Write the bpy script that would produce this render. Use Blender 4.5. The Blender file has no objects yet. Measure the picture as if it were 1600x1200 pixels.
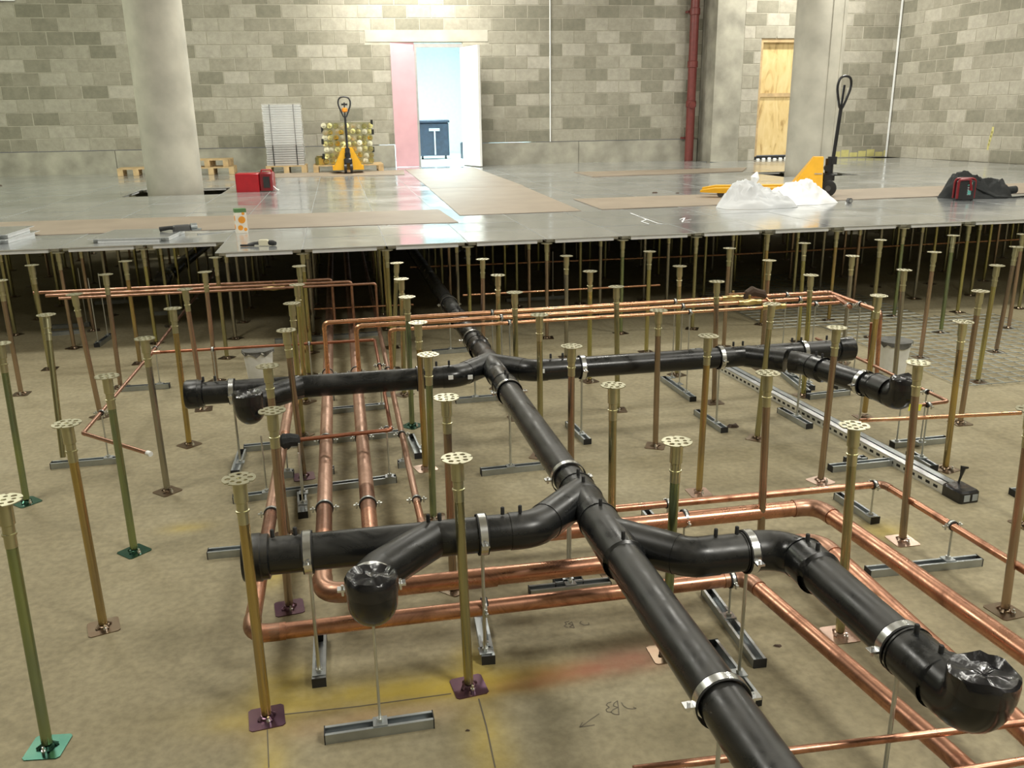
import bpy, math, random
from mathutils import Vector, Matrix, Euler, noise as mnoise
PI = math.pi
R = random.Random(7)
SC = bpy.context.scene
COL = SC.collection

# ---------------------------------------------------------------- camera
cd = bpy.data.cameras.new('camera'); cam = bpy.data.objects.new('camera', cd); COL.objects.link(cam)
cd.sensor_width = 36; cd.lens = 36*1355.45/1600; cd.clip_end = 200; cd.clip_start = .05
cam.matrix_world = (Matrix.Translation((0.8934, -2.2073, 1.6453)) @ Matrix.Rotation(-0.18862, 4, 'Z')
                    @ Matrix.Rotation(1.27318, 4, 'X') @ Matrix.Rotation(-0.015817, 4, 'Z'))
SC.camera = cam
SC.view_settings.view_transform = 'Standard'; SC.view_settings.look = 'None'
SC.view_settings.exposure = -0.12; SC.view_settings.gamma = 1.0; SC.view_settings.use_curve_mapping = False

# ---------------------------------------------------------------- world, room lamps and added fill lights
w = bpy.data.worlds.new('world'); SC.world = w; w.use_nodes = True
w.node_tree.nodes['Background'].inputs[0].default_value = (.9, .95, 1, 1)
w.node_tree.nodes['Background'].inputs[1].default_value = 0.25
def lamp(name, loc, target, sx, sy, power, color):
    l = bpy.data.lights.new(name, 'AREA'); l.shape = 'RECTANGLE'; l.size = sx; l.size_y = sy; l.energy = power; l.color = color
    o = bpy.data.objects.new(name, l); COL.objects.link(o); o.location = loc
    o.rotation_euler = (Vector(target) - Vector(loc)).to_track_quat('-Z', 'Y').to_euler(); return o
WARM = (1, .93, .80); COOL = (.68, .94, 1); NEUT = (1, .97, .88)
lamp('overhead_light', (2.45, 14.1, 4.75), (2.45, 14.6, 0), 1.8, .25, 185, NEUT)
lamp('overhead_light', (9.5, 13.0, 4.9), (9.5, 13.4, 0), 1.5, .25, 160, NEUT)
lamp('overhead_light', (1.5, 10.6, 5.2), (1.6, 12.0, 0), 1.6, .5, 230, NEUT)  # unseen fill light, added to brighten the back of the room
lamp('overhead_light', (-4.8, 9.8, 5.2), (-4.6, 11.5, 0), 1.6, .5, 240, (.95, 1, .80))  # added fill for the left side, slightly greenish
lamp('overhead_light', (8.6, 8.6, 5.2), (9.0, 9.6, 0), 1.6, .5, 260, NEUT)  # added fill for the right side
lamp('overhead_light', (3.6, 6.6, 5.2), (3.6, 6.6, 0), 1.6, .6, 170, NEUT)  # added fill above the middle of the laid floor
lamp('overhead_light', (-2.0, 5.2, 5.2), (-2.0, 5.2, 0), 1.6, .6, 150, NEUT)  # added fill near the left floor edge
lamp('overhead_light', (8.6, 3.4, 5.2), (8.6, 3.4, 0), 1.6, .6, 190, NEUT)  # added fill near the right floor edge
lamp('overhead_light', (3.9, -2.8, 4.6), (3.2, -1.6, 0), 1.2, .5, 190, NEUT)
lamp('overhead_light', (-1.6, .9, 5.2), (-1.4, .7, 0), 1.8, .8, 120, NEUT)  # unseen overhead fill, added to brighten the open slab on the left
lamp('overhead_light', (5.6, 1.0, 5.2), (5.4, .8, 0), 1.8, .8, 130, NEUT)  # same kind of added fill over the open slab on the right
lamp('store_lamp', (2.9, 17.6, 3.5), (2.9, 17.6, 0), 1.2, 1.2, 360, COOL)

# ---------------------------------------------------------------- materials
MT = {}
def newmat(name):
    m = bpy.data.materials.new(name); m.use_nodes = True
    nt = m.node_tree; b = nt.nodes['Principled BSDF']; MT[name] = m
    return m, nt, b
def N(nt, t, **k):
    n = nt.nodes.new(t)
    for a, v in k.items():
        if a.startswith('i_'):
            key = a[2:]; key = int(key) if key.isdigit() else key
            n.inputs[key].default_value = v
        else: setattr(n, a, v)
    return n
def ramp(nt, fac, stops):
    r = N(nt, 'ShaderNodeValToRGB'); e = r.color_ramp.elements
    while len(e) > 1: e.remove(e[0])
    e[0].position = stops[0][0]; e[0].color = (*stops[0][1], 1)
    for p, c in stops[1:]:
        q = e.new(p); q.color = (*c, 1)
    nt.links.new(fac, r.inputs[0]); return r
def plain(name, col, rough=.5, metal=0, var=.12, scale=12, bump=0, coat=0, bscale=60, world=False):
    """a base colour with soft noise variation and optional fine relief"""
    m, nt, b = newmat(name)
    tc = N(nt, 'ShaderNodeTexCoord'); src = tc.outputs['Object']
    if world: src = N(nt, 'ShaderNodeNewGeometry').outputs['Position']
    n = N(nt, 'ShaderNodeTexNoise', i_Scale=scale, i_Detail=5.0); nt.links.new(src, n.inputs['Vector'])
    lo = tuple(max(0, c*(1-var)) for c in col); hi = tuple(min(1, c*(1+var)) for c in col)
    r = ramp(nt, n.outputs['Fac'], [(.3, lo), (.7, hi)]); nt.links.new(r.outputs[0], b.inputs['Base Color'])
    b.inputs['Roughness'].default_value = rough; b.inputs['Metallic'].default_value = metal
    if coat: b.inputs['Coat Weight'].default_value = coat
    if bump:
        n2 = N(nt, 'ShaderNodeTexNoise', i_Scale=bscale, i_Detail=4.0); nt.links.new(src, n2.inputs['Vector'])
        bp = N(nt, 'ShaderNodeBump', i_Strength=bump, i_Distance=.01); nt.links.new(n2.outputs['Fac'], bp.inputs['Height'])
        nt.links.new(bp.outputs[0], b.inputs['Normal'])
    return m
def mixcol(nt, fac, a, bcol):
    x = N(nt, 'ShaderNodeMix', data_type='RGBA'); nt.links.new(fac, x.inputs[0])
    if hasattr(a, 'links'): nt.links.new(a, x.inputs[6])
    else: x.inputs[6].default_value = (*a, 1)
    if hasattr(bcol, 'links'): nt.links.new(bcol, x.inputs[7])
    else: x.inputs[7].default_value = (*bcol, 1)
    return x.outputs[2]
def math_(nt, op, a, b=None):
    n = N(nt, 'ShaderNodeMath', operation=op)
    for i, v in enumerate((a, b)):
        if v is None: continue
        if hasattr(v, 'links'): nt.links.new(v, n.inputs[i])
        else: n.inputs[i].default_value = v
    return n.outputs[0]

def slab_material():
    m, nt, b = newmat('concrete_slab')
    pos = N(nt, 'ShaderNodeNewGeometry').outputs['Position']
    n1 = N(nt, 'ShaderNodeTexNoise', i_Scale=1.1, i_Detail=7.0, i_Roughness=.6); nt.links.new(pos, n1.inputs['Vector'])
    c = ramp(nt, n1.outputs['Fac'], [(.3, (.235, .20, .12)), (.5, (.295, .255, .158)), (.72, (.35, .31, .205))]).outputs[0]
    n2 = N(nt, 'ShaderNodeTexNoise', i_Scale=38.0, i_Detail=5.0); nt.links.new(pos, n2.inputs['Vector'])
    f2 = ramp(nt, n2.outputs['Fac'], [(.35, (.86, .86, .86)), (.65, (1.1, 1.1, 1.1))]).outputs[0]
    mm = N(nt, 'ShaderNodeMix', data_type='RGBA', blend_type='MULTIPLY'); mm.inputs[0].default_value = 1
    nt.links.new(c, mm.inputs[6]); nt.links.new(f2, mm.inputs[7]); c = mm.outputs[2]
    # swirled power-float marks
    mp = N(nt, 'ShaderNodeMapping'); mp.inputs['Scale'].default_value = (.7, 3.2, 1); mp.inputs['Rotation'].default_value = (0, 0, .5); nt.links.new(pos, mp.inputs[0])
    n3 = N(nt, 'ShaderNodeTexNoise', i_Scale=1.6, i_Detail=4.0, i_Distortion=.8); nt.links.new(mp.outputs[0], n3.inputs['Vector'])
    f3 = ramp(nt, n3.outputs['Fac'], [(.5, (0, 0, 0)), (.75, (1, 1, 1))]).outputs[0]
    c = mixcol(nt, math_(nt, 'MULTIPLY', f3, .28), c, (.17, .15, .09))
    edge = N(nt, 'ShaderNodeTexNoise', i_Scale=14.0, i_Detail=3.0); nt.links.new(pos, edge.inputs['Vector'])
    sep = N(nt, 'ShaderNodeSeparateXYZ'); nt.links.new(pos, sep.inputs[0])
    # spray paint marks: centre x, y, half sizes, angle, strength, colour
    Y = (.58, .43, .06); RD = (.40, .13, .09); OR = (.50, .24, .08)
    for cx, cy, rx, ry, k, col in [(.95, .06, .40, .07, .85, Y), (1.18, .03, .30, .05, .8, Y), (.62, .13, .09, .12, .75, Y), (.53, .0, .12, .05, .4, Y),
                                   (.60, -.28, .06, .26, .55, Y), (1.19, -.25, .07, .25, .6, Y), (1.27, .02, .16, .05, .7, Y), (1.20, .14, .06, .09, .7, Y), (1.55, .03, .22, .05, .75, RD),
                                   (1.70, .07, .12, .06, .6, RD), (1.36, .0, .14, .035, .5, RD), (.85, -.06, .28, .06, .35, OR), (.15, 1.35, .09, .05, .45, Y), (.55, .88, .07, .12, .6, Y), (2.98, .67, .10, .09, .6, Y),
                                   (.7, -.45, .5, .12, .2, OR)]:
        dx = math_(nt, 'DIVIDE', math_(nt, 'SUBTRACT', sep.outputs[0], cx), rx)
        dy = math_(nt, 'DIVIDE', math_(nt, 'SUBTRACT', sep.outputs[1], cy), ry)
        d = math_(nt, 'ADD', math_(nt, 'MULTIPLY', dx, dx), math_(nt, 'MULTIPLY', dy, dy))
        d = math_(nt, 'ADD', d, math_(nt, 'MULTIPLY', math_(nt, 'SUBTRACT', edge.outputs['Fac'], .5), 1.1))
        f = math_(nt, 'MULTIPLY', math_(nt, 'POWER', 2.718, math_(nt, 'MULTIPLY', d, -1.1)), k)
        f = math_(nt, 'MULTIPLY', math_(nt, 'MINIMUM', f, .85), .75)
        c = mixcol(nt, f, c, col)
    nt.links.new(c, b.inputs['Base Color']); b.inputs['Roughness'].default_value = .72
    b.inputs['Specular IOR Level'].default_value = .3
    bp = N(nt, 'ShaderNodeBump', i_Strength=.25, i_Distance=.01); nt.links.new(n2.outputs['Fac'], bp.inputs['Height']); nt.links.new(bp.outputs[0], b.inputs['Normal'])
slab_material()

def block_material():
    m, nt, b = newmat('block')
    g = N(nt, 'ShaderNodeNewGeometry'); oi = N(nt, 'ShaderNodeObjectInfo')
    r = math_(nt, 'FRACT', math_(nt, 'ADD', oi.outputs['Random'], g.outputs['Random Per Island']))
    big = N(nt, 'ShaderNodeTexNoise', i_Scale=.55, i_Detail=1.0); nt.links.new(g.outputs['Position'], big.inputs['Vector'])
    t = math_(nt, 'ADD', math_(nt, 'MULTIPLY', r, .75), math_(nt, 'MULTIPLY', big.outputs['Fac'], .5))
    c = ramp(nt, t, [(.25, (.23, .22, .17)), (.5, (.27, .255, .20)), (.58, (.325, .305, .245)), (.8, (.37, .35, .285)), (1, (.43, .405, .34))]).outputs[0]
    n = N(nt, 'ShaderNodeTexNoise', i_Scale=9.0, i_Detail=8.0, i_Roughness=.7); nt.links.new(g.outputs['Position'], n.inputs['Vector'])
    f = ramp(nt, n.outputs['Fac'], [(.3, (.82, .82, .82)), (.7, (1.12, 1.12, 1.12))]).outputs[0]
    mm = N(nt, 'ShaderNodeMix', data_type='RGBA', blend_type='MULTIPLY'); mm.inputs[0].default_value = 1
    nt.links.new(c, mm.inputs[6]); nt.links.new(f, mm.inputs[7]); nt.links.new(mm.outputs[2], b.inputs['Base Color'])
    b.inputs['Roughness'].default_value = .95; b.inputs['Specular IOR Level'].default_value = .15
    n2 = N(nt, 'ShaderNodeTexNoise', i_Scale=120.0); nt.links.new(g.outputs['Position'], n2.inputs['Vector'])
    bp = N(nt, 'ShaderNodeBump', i_Strength=.4, i_Distance=.006); nt.links.new(n2.outputs['Fac'], bp.inputs['Height']); nt.links.new(bp.outputs[0], b.inputs['Normal'])
block_material()
plain('mortar', (.42, .395, .32), .95, var=.15, scale=6, world=True)
plain('plinth', (.34, .325, .265), .9, var=.28, scale=3, world=True, bump=.2)
plain('column_concrete', (.44, .42, .35), .55, var=.2, scale=2.5, world=True, bump=.05)
plain('ceiling_concrete', (.55, .54, .50), .9, var=.1, scale=2)
plain('render_white', (.85, .87, .86), .6, var=.03)
plain('pink_board', (.62, .36, .40), .7, var=.06, scale=4)
plain('door_paint', (.80, .80, .78), .4, var=.03)
plain('frame_steel', (.35, .34, .33), .5, var=.1)
def panel_material():
    m, nt, b = newmat('galvanised_panel')
    g = N(nt, 'ShaderNodeNewGeometry'); oi = N(nt, 'ShaderNodeObjectInfo')
    r = math_(nt, 'FRACT', math_(nt, 'ADD', oi.outputs['Random'], g.outputs['Random Per Island']))
    n = N(nt, 'ShaderNodeTexNoise', i_Scale=1.3, i_Detail=6.0, i_Roughness=.65); nt.links.new(g.outputs['Position'], n.inputs['Vector'])
    c = ramp(nt, r, [(0, (.50, .53, .54)), (1, (.66, .68, .69))]).outputs[0]
    dust = ramp(nt, n.outputs['Fac'], [(.38, (0, 0, 0)), (.68, (1, 1, 1))]).outputs[0]
    c = mixcol(nt, math_(nt, 'MULTIPLY', dust, .5), c, (.50, .50, .47)); nt.links.new(c, b.inputs['Base Color'])
    b.inputs['Metallic'].default_value = .7
    ro = math_(nt, 'ADD', math_(nt, 'MULTIPLY', dust, .18), .10); nt.links.new(ro, b.inputs['Roughness'])
    n2 = N(nt, 'ShaderNodeTexNoise', i_Scale=5.0); nt.links.new(g.outputs['Position'], n2.inputs['Vector'])
    bp = N(nt, 'ShaderNodeBump', i_Strength=.06, i_Distance=.01); nt.links.new(n2.outputs['Fac'], bp.inputs['Height']); nt.links.new(bp.outputs[0], b.inputs['Normal'])
panel_material()
plain('bright_galv', (.80, .82, .83), .3, .75, var=.08, scale=8)
plain('strut_galv', (.42, .45, .46), .38, .85, var=.15, scale=14)
plain('rod_zinc', (.58, .60, .58), .35, .9, var=.1)
plain('band_steel', (.75, .76, .76), .25, 1, var=.06)
plain('rubber', (.02, .02, .02), .7, var=.2)
plain('hardboard', (.27, .22, .165), .55, var=.1, scale=3, world=True)
plain('hardboard_edge', (.05, .04, .03), .8)
def hdpe():
    m, nt, b = newmat('black_plastic')
    g = N(nt, 'ShaderNodeNewGeometry')
    n = N(nt, 'ShaderNodeTexNoise', i_Scale=6.0, i_Detail=8.0, i_Roughness=.65, i_Distortion=1.0); nt.links.new(g.outputs['Position'], n.inputs['Vector'])
    sp = N(nt, 'ShaderNodeSeparateXYZ'); nt.links.new(g.outputs['Normal'], sp.inputs[0])
    up = math_(nt, 'MAXIMUM', sp.outputs[2], 0.0)
    d = math_(nt, 'MULTIPLY', up, ramp(nt, n.outputs['Fac'], [(.36, (0, 0, 0)), (.62, (1, 1, 1))]).outputs[0])
    c = mixcol(nt, math_(nt, 'MULTIPLY', d, .75), (.008, .009, .010), (.06, .058, .052)); nt.links.new(c, b.inputs['Base Color'])   # settled dust on upward faces
    nt.links.new(math_(nt, 'ADD', math_(nt, 'MULTIPLY', d, .3), .22), b.inputs['Roughness'])
hdpe()
plain('tape_black', (.010, .010, .012), .26, var=.2, bump=.6, bscale=16, coat=.3)
def copper(name, base, dark, rough=.26, scale=7):
    m, nt, b = newmat(name)
    g = N(nt, 'ShaderNodeNewGeometry')
    n = N(nt, 'ShaderNodeTexNoise', i_Scale=scale, i_Detail=8.0, i_Roughness=.7, i_Distortion=1.2); nt.links.new(g.outputs['Position'], n.inputs['Vector'])
    c = ramp(nt, n.outputs['Fac'], [(.32, dark), (.52, base), (.75, tuple(min(1, v*1.15) for v in base))]).outputs[0]
    nt.links.new(c, b.inputs['Base Color']); b.inputs['Metallic'].default_value = 1
    ro = ramp(nt, n.outputs['Fac'], [(.3, (rough+.2,)*3), (.6, (rough,)*3)]).outputs[0]; nt.links.new(ro, b.inputs['Roughness'])
copper('copper', (.62, .32, .21), (.28, .14, .09), .27)
copper('copper_dusty', (.56, .36, .27), (.40, .25, .18), .36, 5)
copper('copper_bright', (.80, .44, .26), (.50, .26, .15), .24)
copper('copper_pink', (.52, .30, .22), (.36, .20, .14), .3)
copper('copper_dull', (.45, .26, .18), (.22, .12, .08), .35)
copper('copper_red', (.36, .15, .09), (.22, .09, .05), .34)
plain('brass', (.62, .48, .22), .32, 1, var=.2)
def passivated(name, a, bb, rough=.27):
    """yellow passivated zinc: colour drifts along the tube"""
    m, nt, b = newmat(name)
    tc = N(nt, 'ShaderNodeTexCoord'); oi = N(nt, 'ShaderNodeObjectInfo')
    mp = N(nt, 'ShaderNodeMapping'); mp.inputs['Scale'].default_value = (14, 14, 3.2)
    cb = N(nt, 'ShaderNodeCombineXYZ'); nt.links.new(math_(nt, 'MULTIPLY', oi.outputs['Random'], 50.0), cb.inputs[2])
    nt.links.new(tc.outputs['Object'], mp.inputs[0]); nt.links.new(cb.outputs[0], mp.inputs['Location'])
    n = N(nt, 'ShaderNodeTexNoise', i_Scale=1.0, i_Detail=3.0); nt.links.new(mp.outputs[0], n.inputs['Vector'])
    a = tuple(v*.82 for v in a); bb = tuple(v*.74 for v in bb)
    c = ramp(nt, n.outputs['Fac'], [(.35, a), (.65, bb)]).outputs[0]; nt.links.new(c, b.inputs['Base Color'])
    b.inputs['Metallic'].default_value = .92; b.inputs['Roughness'].default_value = rough
passivated('tube_olive', (.46, .44, .24), (.58, .54, .30))
passivated('tube_green', (.42, .50, .22), (.34, .42, .28))
passivated('tube_amber', (.66, .50, .18), (.54, .42, .24))
passivated('tube_brown', (.54, .40, .29), (.46, .36, .26))
passivated('tube_grey', (.50, .47, .38), (.42, .40, .33))
passivated('tube_yellow', (.62, .60, .24), (.58, .50, .24))
passivated('tube_pink', (.62, .42, .33), (.52, .42, .30))
passivated('sleeve_gold', (.76, .72, .47), (.68, .67, .42), .3)
passivated('head_gold', (.78, .74, .55), (.70, .68, .48), .33)
passivated('base_brown', (.26, .18, .12), (.32, .25, .17), .3)
passivated('base_green', (.05, .15, .11), (.09, .21, .15), .25)
passivated('base_purple', (.20, .11, .17), (.28, .17, .20), .3)
passivated('base_pink', (.72, .52, .42), (.62, .46, .36), .3)
plain('yellow_paint', (.80, .42, .02), .35, var=.06)
plain('jack_black', (.02, .02, .022), .35, var=.2)
plain('jack_grey', (.10, .10, .10), .4, .3, var=.2)
plain('orange_plastic', (.85, .28, .03), .4)
plain('red_paint', (.42, .012, .02), .35, var=.1)
plain('red_dark', (.20, .01, .015), .4)
plain('downpipe_red', (.16, .035, .03), .4, var=.15)
plain('wood', (.50, .36, .19), .7, var=.2, scale=9)
def ply():
    m, nt, b = newmat('plywood')
    tc = N(nt, 'ShaderNodeNewGeometry'); mp = N(nt, 'ShaderNodeMapping'); mp.inputs['Scale'].default_value = (2.2, 2.2, .7); nt.links.new(tc.outputs['Position'], mp.inputs[0])
    n = N(nt, 'ShaderNodeTexNoise', i_Scale=2.4, i_Detail=5.0, i_Distortion=1.8); nt.links.new(mp.outputs[0], n.inputs['Vector'])
    c = ramp(nt, n.outputs['Fac'], [(.3, (.40, .26, .10)), (.45, (.66, .49, .22)), (.7, (.74, .58, .30))]).outputs[0]; nt.links.new(c, b.inputs['Base Color'])
    b.inputs['Roughness'].default_value = .6
ply()
def film(name, col, alpha, rough):
    m, nt, b = newmat(name); b.inputs['Base Color'].default_value = (*col, 1); b.inputs['Roughness'].default_value = rough
    b.inputs['Transmission Weight'].default_value = alpha; b.inputs['IOR'].default_value = 1.1; return m
film('bag_grey', (.82, .84, .86), .35, .35)
plain('bag_white', (.92, .93, .93), .45, var=.03)
plain('cyan_label', (.15, .75, .65), .4)
plain('white_plastic', (.78, .79, .76), .45, var=.08, scale=20)
plain('label_grey', (.32, .35, .36), .5)
plain('blue_sign', (.05, .16, .35), .5)
plain('bin_blue', (.012, .02, .035), .5, var=.3)
plain('juice_orange', (.90, .36, .03), .45)
plain('juice_white', (.85, .80, .70), .45)
plain('juice_green', (.10, .22, .08), .45)
plain('cream_plastic', (.66, .62, .46), .5)
plain('fabric_black', (.018, .02, .02), .85, var=.3, bump=.5)
plain('tape_yellow', (.72, .70, .06), .5)
plain('pencil', (.15, .13, .095), .9)
plain('chalk_white', (.85, .87, .88), .9)
plain('yellow_spray', (.50, .46, .18), .9)
plain('debris', (.07, .045, .03), .9)
plain('wet_plaster', (.12, .12, .11), .9, var=.4, bump=.6)
plain('mesh_wire', (.30, .32, .30), .5, .7)

# ---------------------------------------------------------------- mesh helpers
class MB:
    def __init__(s): s.v = []; s.f = []; s.sm = []
    def add(s, vs, fs, smooth=False):
        o = len(s.v); s.v += [tuple(v) for v in vs]
        for f in fs: s.f.append(tuple(i+o for i in f)); s.sm.append(smooth)
        return s
    def box(s, x0, x1, y0, y1, z0, z1, M=None):
        vs = [Vector(p) for p in ((x0,y0,z0),(x1,y0,z0),(x1,y1,z0),(x0,y1,z0),(x0,y0,z1),(x1,y0,z1),(x1,y1,z1),(x0,y1,z1))]
        if M: vs = [M @ v for v in vs]
        return s.add(vs, [(0,3,2,1),(4,5,6,7),(0,1,5,4),(1,2,6,5),(2,3,7,6),(3,0,4,7)])
    def cbox(s, x0, x1, y0, y1, z0, z1, c=.01):
        """box with chamfered vertical edges and top"""
        pts = [(x0+c,y0),(x1-c,y0),(x1,y0+c),(x1,y1-c),(x1-c,y1),(x0+c,y1),(x0,y1-c),(x0,y0+c)]
        cx, cy = (x0+x1)/2, (y0+y1)/2; k = 1 - 2*c/max(x1-x0, y1-y0)
        vs = [(a,b,z0) for a,b in pts] + [(a,b,z1-c) for a,b in pts] + [(cx+(a-cx)*k, cy+(b-cy)*k, z1) for a,b in pts]
        fs = [tuple(range(7,-1,-1)), tuple(range(16,24))]
        for L in (0, 8):
            for i in range(8): fs.append((L+i, L+(i+1)%8, L+8+(i+1)%8, L+8+i))
        return s.add(vs, fs)
    def prism(s, poly, z0, z1, M=None):
        n = len(poly); vs = [Vector((a,b,z0)) for a,b in poly] + [Vector((a,b,z1)) for a,b in poly]
        if M: vs = [M @ v for v in vs]
        return s.add(vs, [tuple(range(n-1,-1,-1)), tuple(range(n,2*n))] + [(i,(i+1)%n,(i+1)%n+n,i+n) for i in range(n)])
    def sweep(s, path, r, n=12, closed=False, caps=True, flat=None):
        P = [Vector(p) for p in path]; m = len(P); rs = r if isinstance(r, (list, tuple)) else [r]*m
        T = []
        for i in range(m):
            a = P[(i-1) % m] if (i or closed) else P[i]; b = P[(i+1) % m] if (i < m-1 or closed) else P[i]
            T.append((b-a).normalized() if (b-a).length > 1e-9 else Vector((0,0,1)))
        up = Vector((0,0,1)) if abs(T[0].z) < .9 else Vector((0,1,0))
        u = T[0].cross(up).normalized(); vs = []
        for i in range(m):
            u = (u - T[i]*u.dot(T[i])).normalized(); v = T[i].cross(u)
            for k in range(n):
                a = 2*PI*k/n
                q = u*math.cos(a) + v*math.sin(a)*(flat if flat else 1)
                vs.append(P[i] + q*rs[i])
        fs = [(i*n+k, i*n+(k+1)%n, ((i+1)%m)*n+(k+1)%n, ((i+1)%m)*n+k) for i in range(m if closed else m-1) for k in range(n)]
        s.add(vs, fs, True)
        if caps and not closed:
            o = len(s.v)-m*n
            s.f.append(tuple(o+k for k in range(n-1,-1,-1))); s.sm.append(False)
            s.f.append(tuple(o+(m-1)*n+k for k in range(n))); s.sm.append(False)
        return s
    def cyl(s, a, b, r, n=12, r2=None): return s.sweep([a, b], [r, r2 if r2 is not None else r], n)
    def lathe(s, prof, c=(0,0,0), n=16):
        vs = [(c[0]+r*math.cos(2*PI*k/n), c[1]+r*math.sin(2*PI*k/n), c[2]+z) for r, z in prof for k in range(n)]
        m = len(prof)
        s.add(vs, [(i*n+k, i*n+(k+1)%n, (i+1)*n+(k+1)%n, (i+1)*n+k) for i in range(m-1) for k in range(n)], True)
        o = len(s.v)-m*n
        s.f.append(tuple(o+k for k in range(n-1,-1,-1))); s.sm.append(False)
        s.f.append(tuple(o+(m-1)*n+k for k in range(n))); s.sm.append(False)
        return s
    def ring(s, c, axis, r, wd, th=.003, n=28):
        """flat band of width wd round an axis"""
        c = Vector(c); q = Vector(axis).to_track_quat('Z', 'Y'); vs = []
        for k in range(n):
            a = 2*PI*k/n; d = Vector((math.cos(a), math.sin(a), 0))
            for rr, z in ((r, -wd/2), (r+th, -wd/2), (r+th, wd/2), (r, wd/2)): vs.append(c + q @ (d*rr + Vector((0,0,z))))
        fs = [(4*k+j, 4*k+(j+1)%4, 4*((k+1)%n)+(j+1)%4, 4*((k+1)%n)+j) for k in range(n) for j in range(4)]
        return s.add(vs, fs, True)
    def mesh(s, name, mat):
        me = bpy.data.meshes.new(name); me.from_pydata(s.v, [], s.f); me.polygons.foreach_set('use_smooth', s.sm)
        me.materials.append(MT[mat]); me.update(); me.set_sharp_from_angle(angle=math.radians(38)); return me
def link(name, me, parent=None, loc=None):
    o = bpy.data.objects.new(name, me); COL.objects.link(o)
    if parent: o.parent = parent
    if loc: o.location = loc
    return o
def obj(name, mb, mat, parent=None, loc=None):
    """world-coordinate mesh; under a parent it is moved into the parent's frame"""
    o = link(name, mb.mesh(name, mat))
    if parent:
        o.parent = parent; M = wm(parent).inverted()
        if M != Matrix.Identity(4): o.data.transform(M)
    return o
def wm(o):
    M = o.matrix_basis.copy() if o.type == 'MESH' else Matrix.LocRotScale(o.location, o.rotation_euler, None)
    return wm(o.parent) @ M if o.parent else M
def tag(o, label, cat, group=None):
    o['label'] = label; o['category'] = cat
    if group: o['group'] = group
    return o
def thing(name, label, cat, loc=(0,0,0), rz=0, group=None):
    o = bpy.data.objects.new(name, None); COL.objects.link(o); o.empty_display_size = .1
    o.location = loc; o.rotation_euler = (0,0,rz); return tag(o, label, cat, group)
def struct(name, mb, mat, parent=None):
    o = obj(name, mb, mat, parent)
    if not parent: o['kind'] = 'structure'
    return o
def fillet(pts, Rr, n=6):
    P = [Vector(p) for p in pts]; out = [P[0]]
    for i in range(1, len(P)-1):
        a = (P[i-1]-P[i]); b = (P[i+1]-P[i]); la, lb = a.length, b.length; a.normalize(); b.normalize()
        ang = a.angle(b); t = min(Rr/math.tan(ang/2), la*.49, lb*.49)
        p0 = P[i]+a*t; p1 = P[i]+b*t
        for k in range(n+1):
            s = k/n; out.append(p0*(1-s)**2 + P[i]*2*s*(1-s) + p1*s*s)
    out.append(P[-1]); return out
def corner(pts, i, Rr, ext=0, n=8):
    """the bend at point i of a path, with straight tails"""
    P = [Vector(p) for p in pts]; a = (P[i-1]-P[i]).normalized(); b = (P[i+1]-P[i]).normalized()
    t = Rr/math.tan(a.angle(b)/2); p0 = P[i]+a*t; p1 = P[i]+b*t; out = [p0+a*ext]
    for k in range(n+1):
        s = k/n; out.append(p0*(1-s)**2 + P[i]*2*s*(1-s) + p1*s*s)
    out.append(p1+b*ext); return out

# ================================================================ THE SETTING
fl = struct('floor', MB().box(-9, 15, -5, 15.6, -.1, 0), 'concrete_slab')
FT = .77                                      # top of the raised floor
def wy(x): return 15.22 - .04*x               # face line of the back wall

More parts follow.
